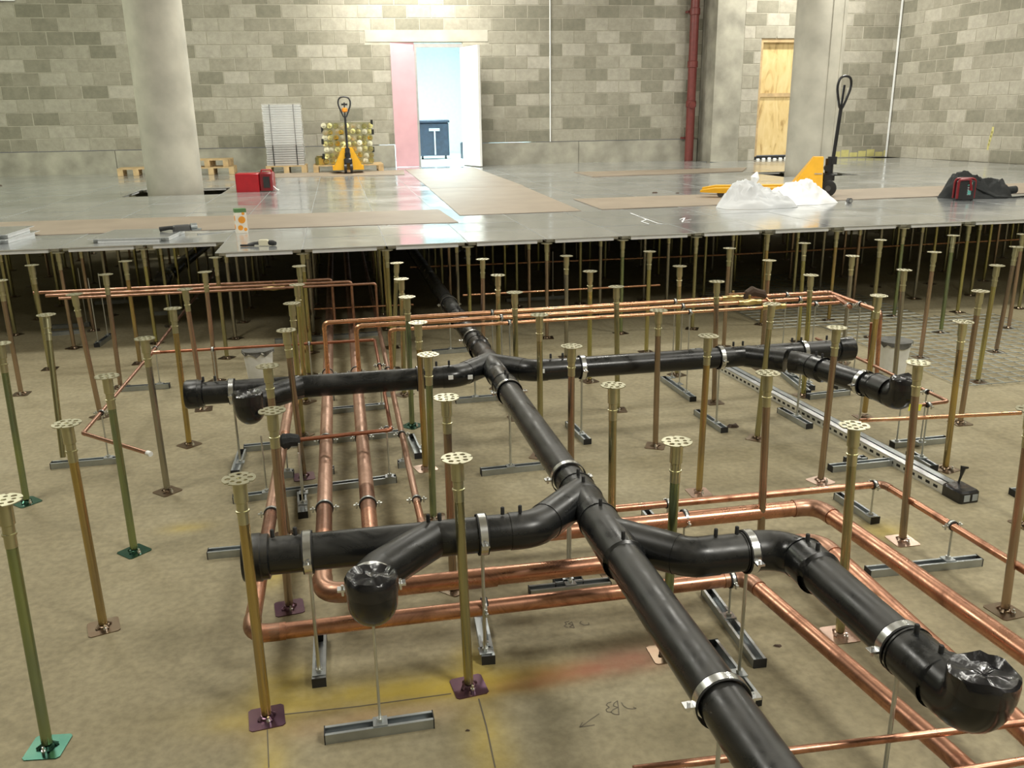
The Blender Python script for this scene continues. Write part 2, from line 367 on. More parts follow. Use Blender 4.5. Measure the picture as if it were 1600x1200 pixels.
def block_wall(name, p0, p1, z0, z1, inward, openings=(), lintels=(), near=None, limit=300, first=0):
    """a wall between two plan points: mortar core + blocks proud of it by 4 mm"""
    a = Vector((*p0, 0)); b = Vector((*p1, 0)); L = (b-a).length; d = (b-a)/L; nrm = Vector((*inward, 0)).normalized()
    nrm = (nrm - d*nrm.dot(d)).normalized()
    M = Matrix(((d.x, nrm.x, 0, a.x), (d.y, nrm.y, 0, a.y), (0, 0, 1, 0), (0, 0, 0, 1)))   # local: x along, y out of the face
    core = MB(); zc = 0
    cuts = sorted(openings)
    x = 0
    def cb(x0, x1, za, zb, t0=-.2, t1=0): 
        if x1-x0 > .001 and zb-za > .001: core.box(x0, x1, t0, t1, za, zb, M)
    for (o0, o1, ob, ot) in cuts:
        cb(x, o0, z0, z1); cb(o0, o1, ot, z1); cb(o0, o1, z0, ob); x = o1
    cb(x, L, z0, z1)
    wall = struct(name, core, 'mortar')
    cells = []; row = 0; z = z0
    while z < z1-.05:
        off = -(.225 if (row+first) % 2 else 0) - .0; x = off
        zt = min(z+.215, z1)
        while x < L:
            xa, xb = max(x, 0)+.0, min(x+.44, L)
            segs = [(xa, xb)]
            for (o0, o1, ob, ot) in list(cuts)+list(lintels):
                if z+.1 > ob and z+.1 < ot:
                    ns = []
                    for s0, s1 in segs:
                        if s1 <= o0 or s0 >= o1: ns.append((s0, s1))
                        else:
                            if s0 < o0: ns.append((s0, o0-.008))
                            if s1 > o1: ns.append((o1+.008, s1))
                    segs = ns
            for s0, s1 in segs:
                if s1-s0 > .05: cells.append((s0, s1, z, zt))
            x += .45
        z += .225; row += 1
    c0 = cam.location
    cells.sort(key=lambda c: ((M @ Vector(((c[0]+c[1])/2, 0, c[2]))) - c0).length - (20 if visible(M @ Vector(((c[0]+c[1])/2, 0, (c[2]+c[3])/2))) else 0))
    cache = {}; rest = MB()
    for i, (s0, s1, za, zb) in enumerate(cells):
        if i < limit:
            k = (round(s1-s0, 3), round(zb-za, 3))
            if k not in cache:
                w_, h_ = k; e = .004
                q = MB(); q.add([(0,0,0),(w_,0,0),(w_,0,h_),(0,0,h_),(e,.006,e),(w_-e,.006,e),(w_-e,.006,h_-e),(e,.006,h_-e)],
                                [(4,5,6,7),(0,1,5,4),(1,2,6,5),(2,3,7,6),(3,0,4,7)])
                cache[k] = q.mesh('block', 'block')
            o = link('block', cache[k], wall); o.matrix_local = M @ Matrix.Translation((s0, 0, za))
        else:
            e = .004; vs = [(s0,0,za),(s1,0,za),(s1,0,zb),(s0,0,zb),(s0+e,.006,za+e),(s1-e,.006,za+e),(s1-e,.006,zb-e),(s0+e,.006,zb-e)]
            rest.add([M @ Vector(v) for v in vs], [(4,5,6,7),(0,1,5,4),(1,2,6,5),(2,3,7,6),(3,0,4,7)])
    if rest.v: o = obj('block_courses', rest, 'block', wall); o['kind'] = 'stuff'
    return wall, M
CR = cam.matrix_world.to_3x3(); CT = cam.matrix_world.translation
def px(p):
    q = CR.transposed() @ (Vector(p)-CT)
    if q.z >= -.05: return (-9999, -9999)
    return (800+1355.45*q.x/-q.z, 600-1355.45*q.y/-q.z)
def visible(p, m=0):
    u, v = px(p); return -m < u < 1600+m and -m < v < 1200+m

ZP = 1.19                                      # top of the concrete upstand under the blocks
XJ = 8.05                                      # where the wall steps forward
xL = -8.0
# door opening x 2.0-3.36
wl, MW = block_wall('wall_back', (xL, wy(xL)), (XJ, wy(XJ)), ZP, 5.4, (0, -1), openings=[(9.98+.03, 11.33+.03, ZP-.5, 3.02)], lintels=[(9.55, 11.85, 3.02, 3.24)])
up = MB(); M0 = MW
for a, b in ((0, 4.9), (4.91, 10.0), (11.37, 13.6), (13.61, 16.05)): up.box(a, b, -.2, .005, -.05, ZP-.01, M0)
struct('trim_1', up, 'plinth')
lint = MB().box(9.56, 11.84, -.19, .008, 3.028, 3.232, M0)
o = obj('lintel', lint, 'column_concrete', wl)
# wall stepped forward, with boarded doorway
YF = 14.25
# opening x 9.0-9.75 seen beside the column (goes on behind it)
wj, MJ = block_wall('wall_back.001', (8.62, YF), (11.98, YF+.02), .77, 5.4, (0, -1), openings=[(.36, 1.56, .5, 3.05)], first=1)
pier = MB().box(8.06, 8.62, YF+.0, 15.1, 0, 5.4)
struct('trim_2', pier, 'plinth')
struct('trim_3', MB().box(8.62, 11.98, YF, YF+.2, -.05, .77), 'plinth')
wr, MR = block_wall('wall_right', (11.90, YF+.05), (12.75, 4.0), .77, 5.4, (-1, 0))
struct('trim_4', MB().box(0, 10.3, -.2, 0, -.05, .77, MR), 'plinth')
struct('wall_left', MB().box(-9.2, -9, -5, 15.8, 0, 5.4), 'plinth')
struct('wall_front', MB().box(-9, 15, -5.2, -5, 0, 5.4), 'plinth')
struct('wall_right.001', MB().box(13.2, 13.4, -5, 4.5, 0, 5.4), 'plinth')
struct('ceiling', MB().box(-9.2, 15, -5.2, 15.8, 5.4, 5.6), 'ceiling_concrete')
# white movement-joint bead and yellow spray on the walls
t = link('conduit', MB().cyl((5.02, wy(5.02)-.02, ZP), (5.02, wy(5.02)-.02, 5.3), .012, 8).mesh('conduit', 'render_white'))
tag(t, 'thin white vertical conduit fixed to the back block wall right of the doorway', 'conduit')
struct('trim_5', MB().box(11.84, 11.87, YF-.02, YF, .77, 5.4), 'render_white')
sp = MB()
for k in range(5): sp.box(2.62+.012*k, 2.66+.014*k, .0062, .0072, .98+.07*k, 1.09+.07*k, MR)
obj('paint_mark', sp, 'yellow_spray', wr)
sp = MB()
for k in range(7): sp.box(2.05+.19*k, 2.22+.19*k, .0062, .0072, .79, .90+.03*math.sin(k*2.1), MJ)
obj('paint_mark', sp, 'yellow_spray', wj)

# raised floor: laid panels
rf = bpy.data.objects.new('raised_floor', None); COL.objects.link(rf); rf['kind'] = 'structure'
def panel_mb():
    q = MB(); h = .299
    q.box(-h, h, -h, h, .030, .035)
    c = .055; k = .285
    poly = [(-k+c,-k),(k-c,-k),(k-c,-k+c),(k,-k+c),(k,k-c),(k-c,k-c),(k-c,k),(-k+c,k),(-k+c,k-c),(-k,k-c),(-k,-k+c),(-k+c,-k+c)]
    q.prism(poly, .0, .030)
    q.box(-k+c, k-c, -k-.006, -k, 0, .016)
    return q
plain('panel_edge', (.80, .82, .83), .4, .15, var=.05); plain('panel_seam', (.36, .37, .37), .5, .5, var=.3, scale=2, world=True)
pq = panel_mb(); nf = len(pq.f); h = .299
for a, b, c, d in ((-h, h, -h, -h+.0025), (-h, h, h-.0025, h), (-h, -h+.0025, -h, h), (h-.0025, h, -h, h)): pq.box(a, b, c, d, .0345, .0353)
pm = pq.mesh('floor_panel', 'galvanised_panel'); pm.materials.append(MT['panel_edge']); pm.materials.append(MT['panel_seam'])
for p in pm.polygons:
    if p.index >= nf: p.material_index = 2
    elif abs(p.normal.z) < .5: p.material_index = 1
holes = {(-3, 16), (-2, 16), (-3, 17), (-2, 17), (12, 16), (13, 16), (12, 17), (13, 17)}
cells = []
for j in range(7, 25):
    for i in range(-16, 21):
        if (i, j) in holes or (j == 7 and i < 0): continue
        x, y = .6*i+.3, .6*j+.3
        if y > wy(x)-.28 and x < 8.05: continue
        if y > YF-.3 and x > 8: continue
        if x > 12.0: continue
        if not visible((x, y, FT), 130): continue
        cells.append((x, y))
cells.sort(key=lambda c: (Vector((c[0], c[1], FT))-CT).length)
for x, y in cells[:300]:
    o = link('floor_panel', pm, rf, (x, y, .735+R.uniform(-.0008, .0008)))
    o.rotation_euler = (R.uniform(-.0012, .0012), R.uniform(-.0012, .0012), 0)
far = MB()
for x, y in cells[300:]: far.box(x-.299, x+.299, y-.299, y+.299, .742, .77)
# cut strips along the walls
for i in range(-14, 27):
    x = .6*i
    if x+.6 < 8.05: far.add([(x+.002, 14.402, .768), (x+.598, 14.402, .768), (x+.598, wy(x+.6), .768), (x+.002, wy(x), .768)], [(0,1,2,3)])
far.box(8.05, 8.6, 13.8, 14.25, .74, .768); far.box(8.6, 11.9, 13.8, 14.25, .74, .768)
for j in range(7, 24): far.box(11.4, 12.6-.03*j if j > 15 else 12.5, .6*j+.001, .6*j+.599, .74, .768)
for j in (24,): far.box(-9, 8.05, 14.4, 14.41, .74, .768)
o = obj('far_floor_panels', far, 'galvanised_panel', rf); o['kind'] = 'stuff'
del far
# chalk scribbles on the laid panels
q = MB()
def stroke(q, pts, wd, z):
    for a, b in zip(pts[:-1], pts[1:]):
        a = Vector((a[0], a[1], z)); b = Vector((b[0], b[1], z)); d = (b-a)
        if d.length < 1e-6: continue
        s = Vector((-d.y, d.x, 0)).normalized()*wd/2
        q.add([a-s, b-s, b+s, a+s], [(0,1,2,3)])
for st in ([(3.549,5.423,0.771),(3.528,5.158,0.771),(3.438,5.033,0.771),(3.437,4.835,0.771)], [(3.565,5.708,0.771),(3.524,4.855,0.771),(3.548,4.798,0.771)], [(3.801,5.064,0.771),(3.900,5.191,0.771),(3.750,4.877,0.771),(3.812,4.856,0.771)], [(3.776,4.970,0.771),(3.895,5.032,0.771)]):
    stroke(q, st, .012, .7718)
obj('chalk_mark', q, 'chalk_white', rf)

# pencil marks and saw cut on the slab
q = MB()
stroke(q, [(0.621,0.011,0.000),(0.841,0.001,0.000),(1.115,0.002,-0.000)], .004, .0009)
stroke(q, [(1.192,-0.039,0.000),(1.194,-0.164,0.000),(1.190,-0.331,0.000)], .004, .0009)
stroke(q, [(0.585,-0.047,0.000),(0.600,-0.205,0.000)], .003, .0009)
obj('score_line', q, 'pencil', fl)
q = MB()
for st in ([(1.571,-0.136,0.000),(1.559,-0.139,0.000),(1.552,-0.147,0.000),(1.558,-0.158,0.000),(1.546,-0.165,0.000),(1.545,-0.176,0.000),(1.558,-0.180,0.000)],
           [(1.590,-0.134,0.000),(1.584,-0.162,0.000),(1.575,-0.195,0.000)],
           [(1.589,-0.136,0.000),(1.577,-0.143,0.000),(1.571,-0.154,0.000),(1.582,-0.164,0.000),(1.566,-0.170,0.000),(1.556,-0.180,0.000),(1.563,-0.191,0.000),(1.575,-0.195,0.000)],
           [(1.599,-0.145,0.000),(1.600,-0.160,0.000),(1.608,-0.174,-0.000),(1.620,-0.179,0.000),(1.633,-0.179,0.000),(1.626,-0.172,0.000)],
           [(1.521,-0.179,0.000),(1.492,-0.197,0.000),(1.454,-0.223,0.000)],
           [(1.464,-0.205,0.000),(1.451,-0.223,0.000),(1.495,-0.223,0.000)],
           [(1.560,0.305,0.000),(1.542,0.301,0.000),(1.546,0.289,0.000),(1.533,0.279,0.000),(1.545,0.269,0.000)],
           [(1.566,0.300,0.000),(1.565,0.261,0.000)],
           [(1.565,0.298,0.000),(1.551,0.289,0.000),(1.565,0.280,0.000),(1.550,0.270,0.000),(1.565,0.261,0.000)],
           [(1.598,0.295,0.000),(1.590,0.285,-0.000),(1.602,0.270,0.000),(1.619,0.270,0.000),(1.620,0.282,0.000)]):
    stroke(q, st, .0028, .0009)
obj('pencil_mark', q, 'pencil', fl)

# columns
for (x, y, nm) in ((-1.21, 10.02, 'left'), (7.74, 9.93, 'right')):
    c = MB().lathe([(.345, 0), (.345, 5.4)], (x, y, 0), 40)
    if nm == 'right':
        c.cyl((x-.02, y-.349, .1), (x-.02, y-.349, 5.4), .007, 6); c.cyl((x+.17, y-.305, .1), (x+.17, y-.305, 5.4), .009, 6)
    o = link('column', c.mesh('column', 'column_concrete'))
    tag(o, 'round concrete column rising through a gap in the laid floor, %s' % ('nearer the red box' if nm == 'left' else 'behind the yellow pallet truck'), 'column')

# doorway 1: store room beyond, pink board, frame, white leaf
y0 = wy(2.7)
MDx = lambda u: MW @ Vector((u, 0, 0))
room = MB()
room.box(1.6, 1.7, y0+.2, 22.5, .6, 3.9); room.box(4.7, 4.8, y0+.2, 22.5, .6, 3.9); room.box(1.6, 4.8, 22.5, 22.6, .6, 3.9)
room.box(1.6, 4.8, y0+.2, 22.6, 3.85, 3.95)
struct('wall_back.002', room, 'render_white')
struct('floor.001', MB().box(1.6, 4.8, y0-.0, 22.6, .66, .768), 'render_white')
pk = MB().box(2.0, 2.44, y0-.02, y0+.0, .775, 2.86); o = link('door_side_panel', pk.mesh('door_side_panel', 'pink_board'))
tag(o, 'tall pale pink plasterboard panel filling the left of the bright doorway', 'board')
o = link('door_side_panel', MB().box(2.0, 2.44, y0+.03, y0+.05, 2.86, 3.02).mesh('board', 'pink_board')); tag(o, 'short dusky pink board strip above the tall pink panel', 'board')
fr = MB(); fr.box(2.44, 2.48, y0-.01, y0+.1, .77, 2.93); fr.box(3.32, 3.36, y0-.01, y0+.1, .77, 2.93); fr.box(2.44, 3.36, y0-.01, y0+.1, 2.93, 2.99)
d1 = bpy.data.objects.new('door_1', None); COL.objects.link(d1); d1['kind'] = 'structure'
obj('door_frame', fr, 'frame_steel', d1)
a = Vector((3.34, y0-.02, 0)); b = Vector((3.56, 14.38, 0)); dd = (b-a); L = dd.length; dd /= L; nn = Vector((-dd.y, dd.x, 0))
ML = Matrix(((dd.x, nn.x, 0, a.x), (dd.y, nn.y, 0, a.y), (0, 0, 1, 0), (0, 0, 0, 1)))
obj('door_leaf', MB().box(0, L, -.045, 0, .785, 2.92, ML), 'door_paint', d1)
q = MB(); q.box(.22, .36, .0, .004, 2.34, 2.42, ML); q.box(L-.12, L-.09, .0, .006, 2.34, 2.43, ML); obj('door_plate', q, 'label_grey', d1)
q = MB(); q.box(L-.12, L-.07, 0, .006, 1.62, 1.75, ML); q.cyl(ML @ Vector((L-.1, 0, 1.69)), ML @ Vector((L-.1, .05, 1.69)), .012, 8); q.cyl(ML @ Vector((L-.1, .05, 1.69)), ML @ Vector((L-.22, .05, 1.69)), .010, 8); obj('door_handle', q, 'band_steel', d1)
q = MB(); q.box(L-.12, L-.08, 0, .006, 2.02, 2.08, ML); obj('lock_plate', q, 'label_grey', d1)
# small sign in the store, dark wheeled chest, dark box
o = link('wall_sign', MB().box(1.72, 1.98, 17.9, 17.92, 2.15, 2.25).mesh('wall_sign', 'blue_sign')); 
o.location = (.62, 0, .0); tag(o, 'small blue sign seen through the doorway on the left', 'sign')
q = MB().box(1.7, 2.40, 17.93, 17.95, .77, 3.85); struct('trim_6', q, 'render_white')
ch = thing('tool_chest', 'dark wheeled site chest inside the bright room beyond the doorway', 'chest', (3.08, 18.4, .768))
def loc_obj(name, mb, mat, parent): return link(name, mb.mesh(name, mat), parent)
loc_obj('body', MB().cbox(-.36, .33, -.3, .3, .16, .80, .02), 'bin_blue', ch)
loc_obj('lid', MB().cbox(-.38, .35, -.32, .32, .80, .86, .02), 'bin_blue', ch)
loc_obj('lower_shelf', MB().prism([(-.36,-.3),(.33,-.3),(.25,.3),(-.28,.3)], .08, .16), 'bin_blue', ch)
loc_obj('latch', MB().box(-.12, .12, -.325, -.30, .62, .68), 'label_grey', ch)
loc_obj('strap', MB().box(-.01, .02, -.33, -.31, .1, .66), 'frame_steel', ch)
for sx in (-.28, .25): loc_obj('caster', MB().cyl((sx-.02, -.22, .05), (sx+.02, -.22, .05), .05, 10), 'rubber', ch)
bx = thing('crate', 'small dark crate at the right edge of the room beyond the doorway', 'crate', (4.05, 18.2, .768))
loc_obj('body', MB().cbox(-.35, .25, -.2, .2, 0, .36, .02), 'bin_blue', bx); loc_obj('lid', MB().cbox(-.2, .2, -.15, .15, .36, .45, .02), 'fabric_black', bx)

# door 2: plywood hoarding
d2 = bpy.data.objects.new('door_2', None); COL.objects.link(d2); d2['kind'] = 'structure'
xa, xb = 8.99, 10.17
obj('plywood_sheet', MB().box(xa+.04, xb, YF+.10, YF+.12, .86, 2.0), 'plywood', d2); obj('plywood_sheet', MB().box(xa+.04, xb, YF+.10, YF+.12, 2.01, 2.95), 'plywood', d2)
obj('timber_batten', MB().box(xa, xa+.04, YF+.02, YF+.12, .84, 3.04), 'wood', d2); obj('timber_batten', MB().box(xa+.04, xb, YF+.02, YF+.12, 2.95, 3.04), 'wood', d2)
obj('timber_batten', MB().box(xa+.04, xb, YF+.07, YF+.10, 1.96, 2.03), 'wood', d2)
obj('dark_gap', MB().box(xa, xb, YF+.08, YF+.19, .775, .84), 'fabric_black', d2)
q = MB()
for k in range(9): q.cbox(xa+.06+.12*k, xa+.13+.12*k, YF+.03, YF+.07, .77, .80+.008*(k % 3), .01)
obj('packing_lump', q, 'render_white', d2)
# red cast iron downpipe in the corner
rp = thing('downpipe', 'dark red cast iron downpipe running down the corner of the back wall', 'pipe', (7.80, 14.72, .77))
loc_obj('pipe', MB().cyl((0,0,0), (0,0,4.6), .085, 20), 'downpipe_red', rp)
for z in (1.02, 1.75, 2.7): loc_obj('coupling', MB().lathe([(.085, 0), (.10, .01), (.10, .12), (.085, .13)], (0,0,z), 20), 'downpipe_red', rp)
for z in (2.75, .42): loc_obj('wall_bracket', MB().box(-.13, .13, .06, .16, z, z+.04), 'downpipe_red', rp)
loc_obj('access_cap', MB().cyl((-.02,-.08,1.06), (-.02,-.125,1.06), .065, 14), 'downpipe_red', rp)
o = link('wall_plate', MB().box(-2.95, -2.62, wy(-3)-.06, wy(-3), 3.70, 3.95).mesh('wall_plate', 'render_white')); o.location = (-1.75, 0.05, 0); tag(o, 'white box at the top of the back wall left of the left column', 'box')

# ================================================================ PEDESTALS
def head_mesh():
    cu = bpy.data.curves.new('tmp', 'CURVE'); cu.dimensions = '2D'; cu.fill_mode = 'BOTH'; cu.extrude = .0015
    def circ(cx, cy, r, n, notch=False):
        s = cu.splines.new('POLY'); s.use_cyclic_u = True; s.points.add(n-1)
        for k in range(n):
            a = 2*PI*k/n; rr = r
            if notch:
                for t in range(4):
                    da = (a - (PI/4+t*PI/2) + PI) % (2*PI) - PI
                    if abs(da) < .13: rr = r-.010
            s.points[k].co = (cx+rr*math.cos(a), cy+rr*math.sin(a), 0, 1)
    circ(0, 0, .0445, 48, True); circ(0, 0, .007, 10)
    for t in range(4): circ(.029*math.cos(t*PI/2), .029*math.sin(t*PI/2), .0078, 12)
    for t in range(4): circ(.0235*math.cos(t*PI/2+PI/4), .0235*math.sin(t*PI/2+PI/4), .006, 10)
    o = bpy.data.objects.new('tmp', cu); me = bpy.data.meshes.new_from_object(o); bpy.data.objects.remove(o); bpy.data.curves.remove(cu)
    me.materials.clear(); me.materials.append(MT['head_gold']); me.name = 'head_plate'; return me
HM = head_mesh()
H = .735
SM = MB().lathe([(.0190, 0), (.0190, -.064), (.0155, -.067), (.0155, -.088), (.0185, -.089), (.0185, -.094), (.0155, -.0945), (.0155, -.128)], (0,0,0), 16).mesh('sleeve', 'sleeve_gold')
COLS = {'olive': 'tube_olive', 'green': 'tube_green', 'amber': 'tube_amber', 'brown': 'tube_brown', 'grey': 'tube_grey', 'yellow': 'tube_yellow', 'pink': 'tube_pink'}
TM = {k: MB().lathe([(.0145, -.60), (.0145, 0)], (0,0,0), 14).mesh('tube', m) for k, m in COLS.items()}
def base_mb():
    q = MB(); c = .008; h = .05
    q.prism([(-h+c,-h),(h-c,-h),(h,-h+c),(h,h-c),(h-c,h),(-h+c,h),(-h,h-c),(-h,-h+c)], 0, .003)
    for k in range(4):
        a = k*PI/2+.4; q.cyl((.024*math.cos(a), .024*math.sin(a), .003), (.015*math.cos(a), .015*math.sin(a), .012), .007, 8, .004)
    q.lathe([(.022, 0), (.019, .008), (.0155, .010)], (0,0,.002), 16)
    return q
BMH = {k: base_mb().mesh('base_plate', m) for k, m in {'brown': 'base_brown', 'green': 'base_green', 'purple': 'base_purple', 'pink': 'base_pink'}.items()}
boltm = MB().lathe([(.007, 0), (.007, .012), (.004, .012), (.004, .022)], (0, 0, .003), 6).mesh('bolt', 'band_steel')
ORD = ['first', 'second', 'third', 'fourth', 'fifth', 'sixth', 'seventh', 'eighth', 'ninth', 'tenth', 'eleventh', 'twelfth', 'thirteenth', 'fourteenth']
ORD2 = ORD + ['fifteenth', 'sixteenth', 'seventeenth', 'eighteenth', 'nineteenth', 'twentieth', '21st', '22nd']
def pedestal(x, y, tube, base, label, group, lean=(0,0), full=True):
    """adjustable floor pedestal: x, y of the head; the foot stands at x+lean"""
    fx, fy = x+lean[0], y+lean[1]
    t = thing('floor_pedestal', label, 'pedestal', (fx, fy, 0), 0, group)
    top = Vector((x-fx, y-fy, H)); rot = top.to_track_quat('Z', 'Y').to_euler()
    rz = R.choice((0, .1, -.12, .3, .78, -.5)) if base != 'purple' else .12
    o = link('base_plate', BMH[base], t); o.rotation_euler = (0, 0, rz)
    if full: o2 = link('bolt', boltm, t, (.03*math.sin(rz)+.004, -.030, 0))
    o = link('tube', TM[tube], t, top*((H-.12)/H)); o.rotation_euler = rot
    o = link('sleeve', SM, t, top*((H-.001)/H)); o.rotation_euler = rot
    o = link('head_plate', HM, t, top); o.rotation_euler = (R.uniform(-.012, .012), R.uniform(-.012, .012), R.uniform(0, 6))
    return t
# measured heads of each open row: (grid column, x, y) ; tube finish ; base finish ; foot offset
ROW = {}
def row(r, items): ROW[r] = items
OL, GR, AM, BR, GY, YE, PK = 'olive', 'green', 'amber', 'brown', 'grey', 'yellow', 'pink'
row(0, [((-0.001,0.028,0.735), GR, 'green', (-0.007,0.006,0.000)), ((0.575,0.037,0.735), AM, 'purple', (0.580,0.005,0.000)), ((1.163,0.048,0.735), OL, 'purple', (1.172,0.024,0.000)),
        ((1.808,0.030,0.735), GR, 'brown', (1.811,0.056,-0.000)), ((2.379,0.034,0.735), OL, 'pink', (2.408,0.035,0.000)), ((3.000,0.039,0.735), BR, 'brown', (3.033,0.043,0.000))])
row(1, [((-0.013,0.626,0.735), AM, 'brown', (-0.004,0.612,0.000)), ((0.624,0.602,0.735), BR, 'purple', (0.615,0.600,0.000)), ((1.201,0.608,0.735), BR, 'brown', (1.20,.61,0)),
        ((1.795,0.607,0.735), OL, 'brown', (1.80,.60,0)), ((2.390,0.616,0.735), BR, 'brown', (2.41,.61,0)), ((2.998,0.605,0.735), BR, 'pink', (3.009,0.580,0.000)), ((3.6,.6,0), YE, 'brown', (3.59,.6,0))])
row(2, [((-0.019,1.173,0.735), GR, 'green', (-0.019,1.170,0.000)), ((0.569,1.171,0.735), BR, 'brown', (.58,1.17,0)), ((1.198,1.188,0.735), GR, 'brown', (1.19,1.2,0)),
        ((1.793,1.173,0.735), BR, 'brown', (1.8,1.2,0)), ((2.407,1.196,0.735), AM, 'pink', (2.402,1.199,0.000)), ((3.013,1.197,0.735), BR, 'pink', (3.003,1.194,0.000)), ((3.611,1.155,0.735), AM, 'brown', (3.656,1.192,0.000)), ((4.2,1.2,0), OL, 'brown', (4.2,1.2,0))])
row(3, [((-0.612,1.837,0.735), GR, 'green', (-0.609,1.785,0.000)), ((-0.001,1.773,0.735), GY, 'brown', (0.005,1.767,0.000)), ((0.609,1.776,0.735), BR, 'purple', (0.627,1.801,0.000)), ((1.210,1.777,0.735), AM, 'pink', (1.213,1.771,0.000)),
        ((1.797,1.792,0.735), OL, 'brown', (1.8,1.8,0)), ((2.382,1.739,0.735), BR, 'brown', (2.413,1.800,0.000)), ((2.977,1.735,0.735), OL, 'brown', (2.974,1.783,0.000)), ((3.599,1.783,0.735), AM, 'brown', (3.707,1.955,0.000)), ((4.170,1.751,0.735), BR, 'brown', (4.159,1.748,0.000)), ((4.8,1.8,0), YE, 'brown', (4.8,1.8,0))])
row(4, [((-0.597,2.432,0.735), OL, 'brown', (-0.578,2.250,0.000)), ((0.009,2.426,0.735), AM, 'brown', (0.009,2.388,0.000)), ((0.606,2.397,0.735), YE, 'brown', (.6,2.4,0)), ((1.208,2.407,0.735), GR, 'green', (1.2,2.41,0)), ((1.790,2.375,0.735), OL, 'brown', (1.8,2.4,0)),
        ((2.372,2.386,0.735), OL, 'brown', (2.4,2.4,0)), ((2.968,2.381,0.735), BR, 'brown', (3.0,2.4,0)), ((3.576,2.425,0.735), YE, 'brown', (3.58,2.4,0)), ((4.191,2.433,0.735), GY, 'brown', (4.19,2.4,0)), ((4.815,2.421,0.735), YE, 'brown', (4.78,2.4,0))])
row(5, [((-0.610,2.983,0.735), BR, 'brown', (-.58,3.0,0)), ((-0.016,2.974,0.735), PK, 'brown', (.0,3.0,0)), ((0.611,2.942,0.735), YE, 'brown', (.6,3.0,0)), ((1.218,2.965,0.735), OL, 'brown', (1.2,3.0,0)), ((1.799,2.935,0.735), OL, 'brown', (1.8,3.0,0)), ((2.371,2.912,0.735), YE, 'brown', (2.4,3.0,0)),
        ((2.964,2.939,0.735), OL, 'brown', (3.0,3.0,0)), ((3.599,2.990,0.735), BR, 'brown', (3.6,3.0,0)), ((4.202,3.007,0.735), GY, 'brown', (4.2,3.0,0)), ((4.807,3.002,0.735), PK, 'brown', (4.8,3.0,0)), ((5.477,3.048,0.735), BR, 'brown', (5.4,3.0,0))])
row(6, [((-1.2,3.6,0), BR, 'brown', (-1.2,3.6,0)), ((-0.600,3.648,0.735), BR, 'brown', (-.6,3.6,0)), ((0.013,3.570,0.735), PK, 'brown', (0,3.6,0)), ((0.596,3.633,0.735), YE, 'brown', (.6,3.6,0)), ((1.232,3.581,0.735), OL, 'brown', (1.17,3.6,0)), ((1.809,3.579,0.735), PK, 'brown', (1.8,3.6,0)), ((2.387,3.553,0.735), GY, 'brown', (2.4,3.6,0)),
        ((2.996,3.584,0.735), YE, 'brown', (3.0,3.6,0)), ((3.586,3.565,0.735), BR, 'brown', (3.6,3.6,0)), ((4.209,3.645,0.735), YE, 'brown', (4.2,3.6,0)), ((4.819,3.635,0.735), OL, 'brown', (4.8,3.6,0)), ((5.473,3.693,0.735), GR, 'brown', (5.4,3.6,0)), ((6.0,3.6,0), PK, 'brown', (6.0,3.6,0))])
RN = ['nearest', 'second nearest', 'third nearest', 'fourth nearest', 'fifth nearest', 'sixth nearest', 'seventh nearest']
CN = {'olive': 'olive gold', 'green': 'green tinted', 'amber': 'amber yellow', 'brown': 'brownish', 'grey': 'greyish', 'yellow': 'bright yellow', 'pink': 'copper brown'}
for r, items in ROW.items():
    for k, (h, tube, base, f) in enumerate(items):
        n = len(items); pos = (ORD[k]+' from the left') if k < n-1 else 'last on the right'
        pedestal(h[0], h[1], tube, base, '%s steel floor pedestal, %s in the %s open row' % (CN[tube], pos, RN[r]), 'pedestals with bare heads', (f[0]-h[0], f[1]-h[1]))
# row carrying the edge of the laid floor
k = 0
pal = [BR, YE, OL, YE, YE, YE, BR, GR, OL, AM, AM, GR, YE, OL, BR]
for i in range(-3, 13):
    y = 4.2 if i >= 0 else 4.8
    if i < 0 or True:
        if visible((.6*i, y, .735), 0) or visible((.6*i, y, 0), 0):
            tb = pal[k % len(pal)]
            pedestal(.6*i, y, tb, 'brown', '%s steel pedestal carrying the laid floor edge, %s from the left' % (CN[tb], ORD[k]), 'pedestals under the floor edge', full=False); k += 1
for i in (-2, -1):      # free row left of the step in the floor edge
    pedestal(.6*i, 4.2, (OL, AM)[i+2], 'brown', '%s steel pedestal free standing before the left floor edge, %s from the left' % (('olive gold', 'amber yellow')[i+2], ORD[i+2]), 'pedestals left of the floor step', full=False)
n = 0
lst = []
for j in range(8, 18):
    for i in range(-8, 19):
        if j == 8 and i < 0: continue
        if (i, j) in ((-2, 17), (13, 17)): continue
        if visible((.6*i, .6*j, .3), 30): lst.append((i, j))
lst = sorted(lst, key=lambda c: (c[1], c[0]))[:190]; cnt = {}
for i, j in lst:
    k = cnt.get(j, 0); cnt[j] = k+1
    if j <= 11 and k < len(ORD)+8:
        lb = 'dull pedestal in shade, %s from left in the %s row behind the floor edge' % (ORD2[k], ORD[j-8]); g = 'pedestals in the shade behind the floor edge'
    else: lb = 'dull steel pedestal deep in the dark under the laid floor panels'; g = 'pedestals deep under the laid floor'
    pedestal(.6*i+R.uniform(-.01, .01), .6*j, R.choice((GY, OL, BR, OL, GY, YE)), 'brown', lb, g, full=False)

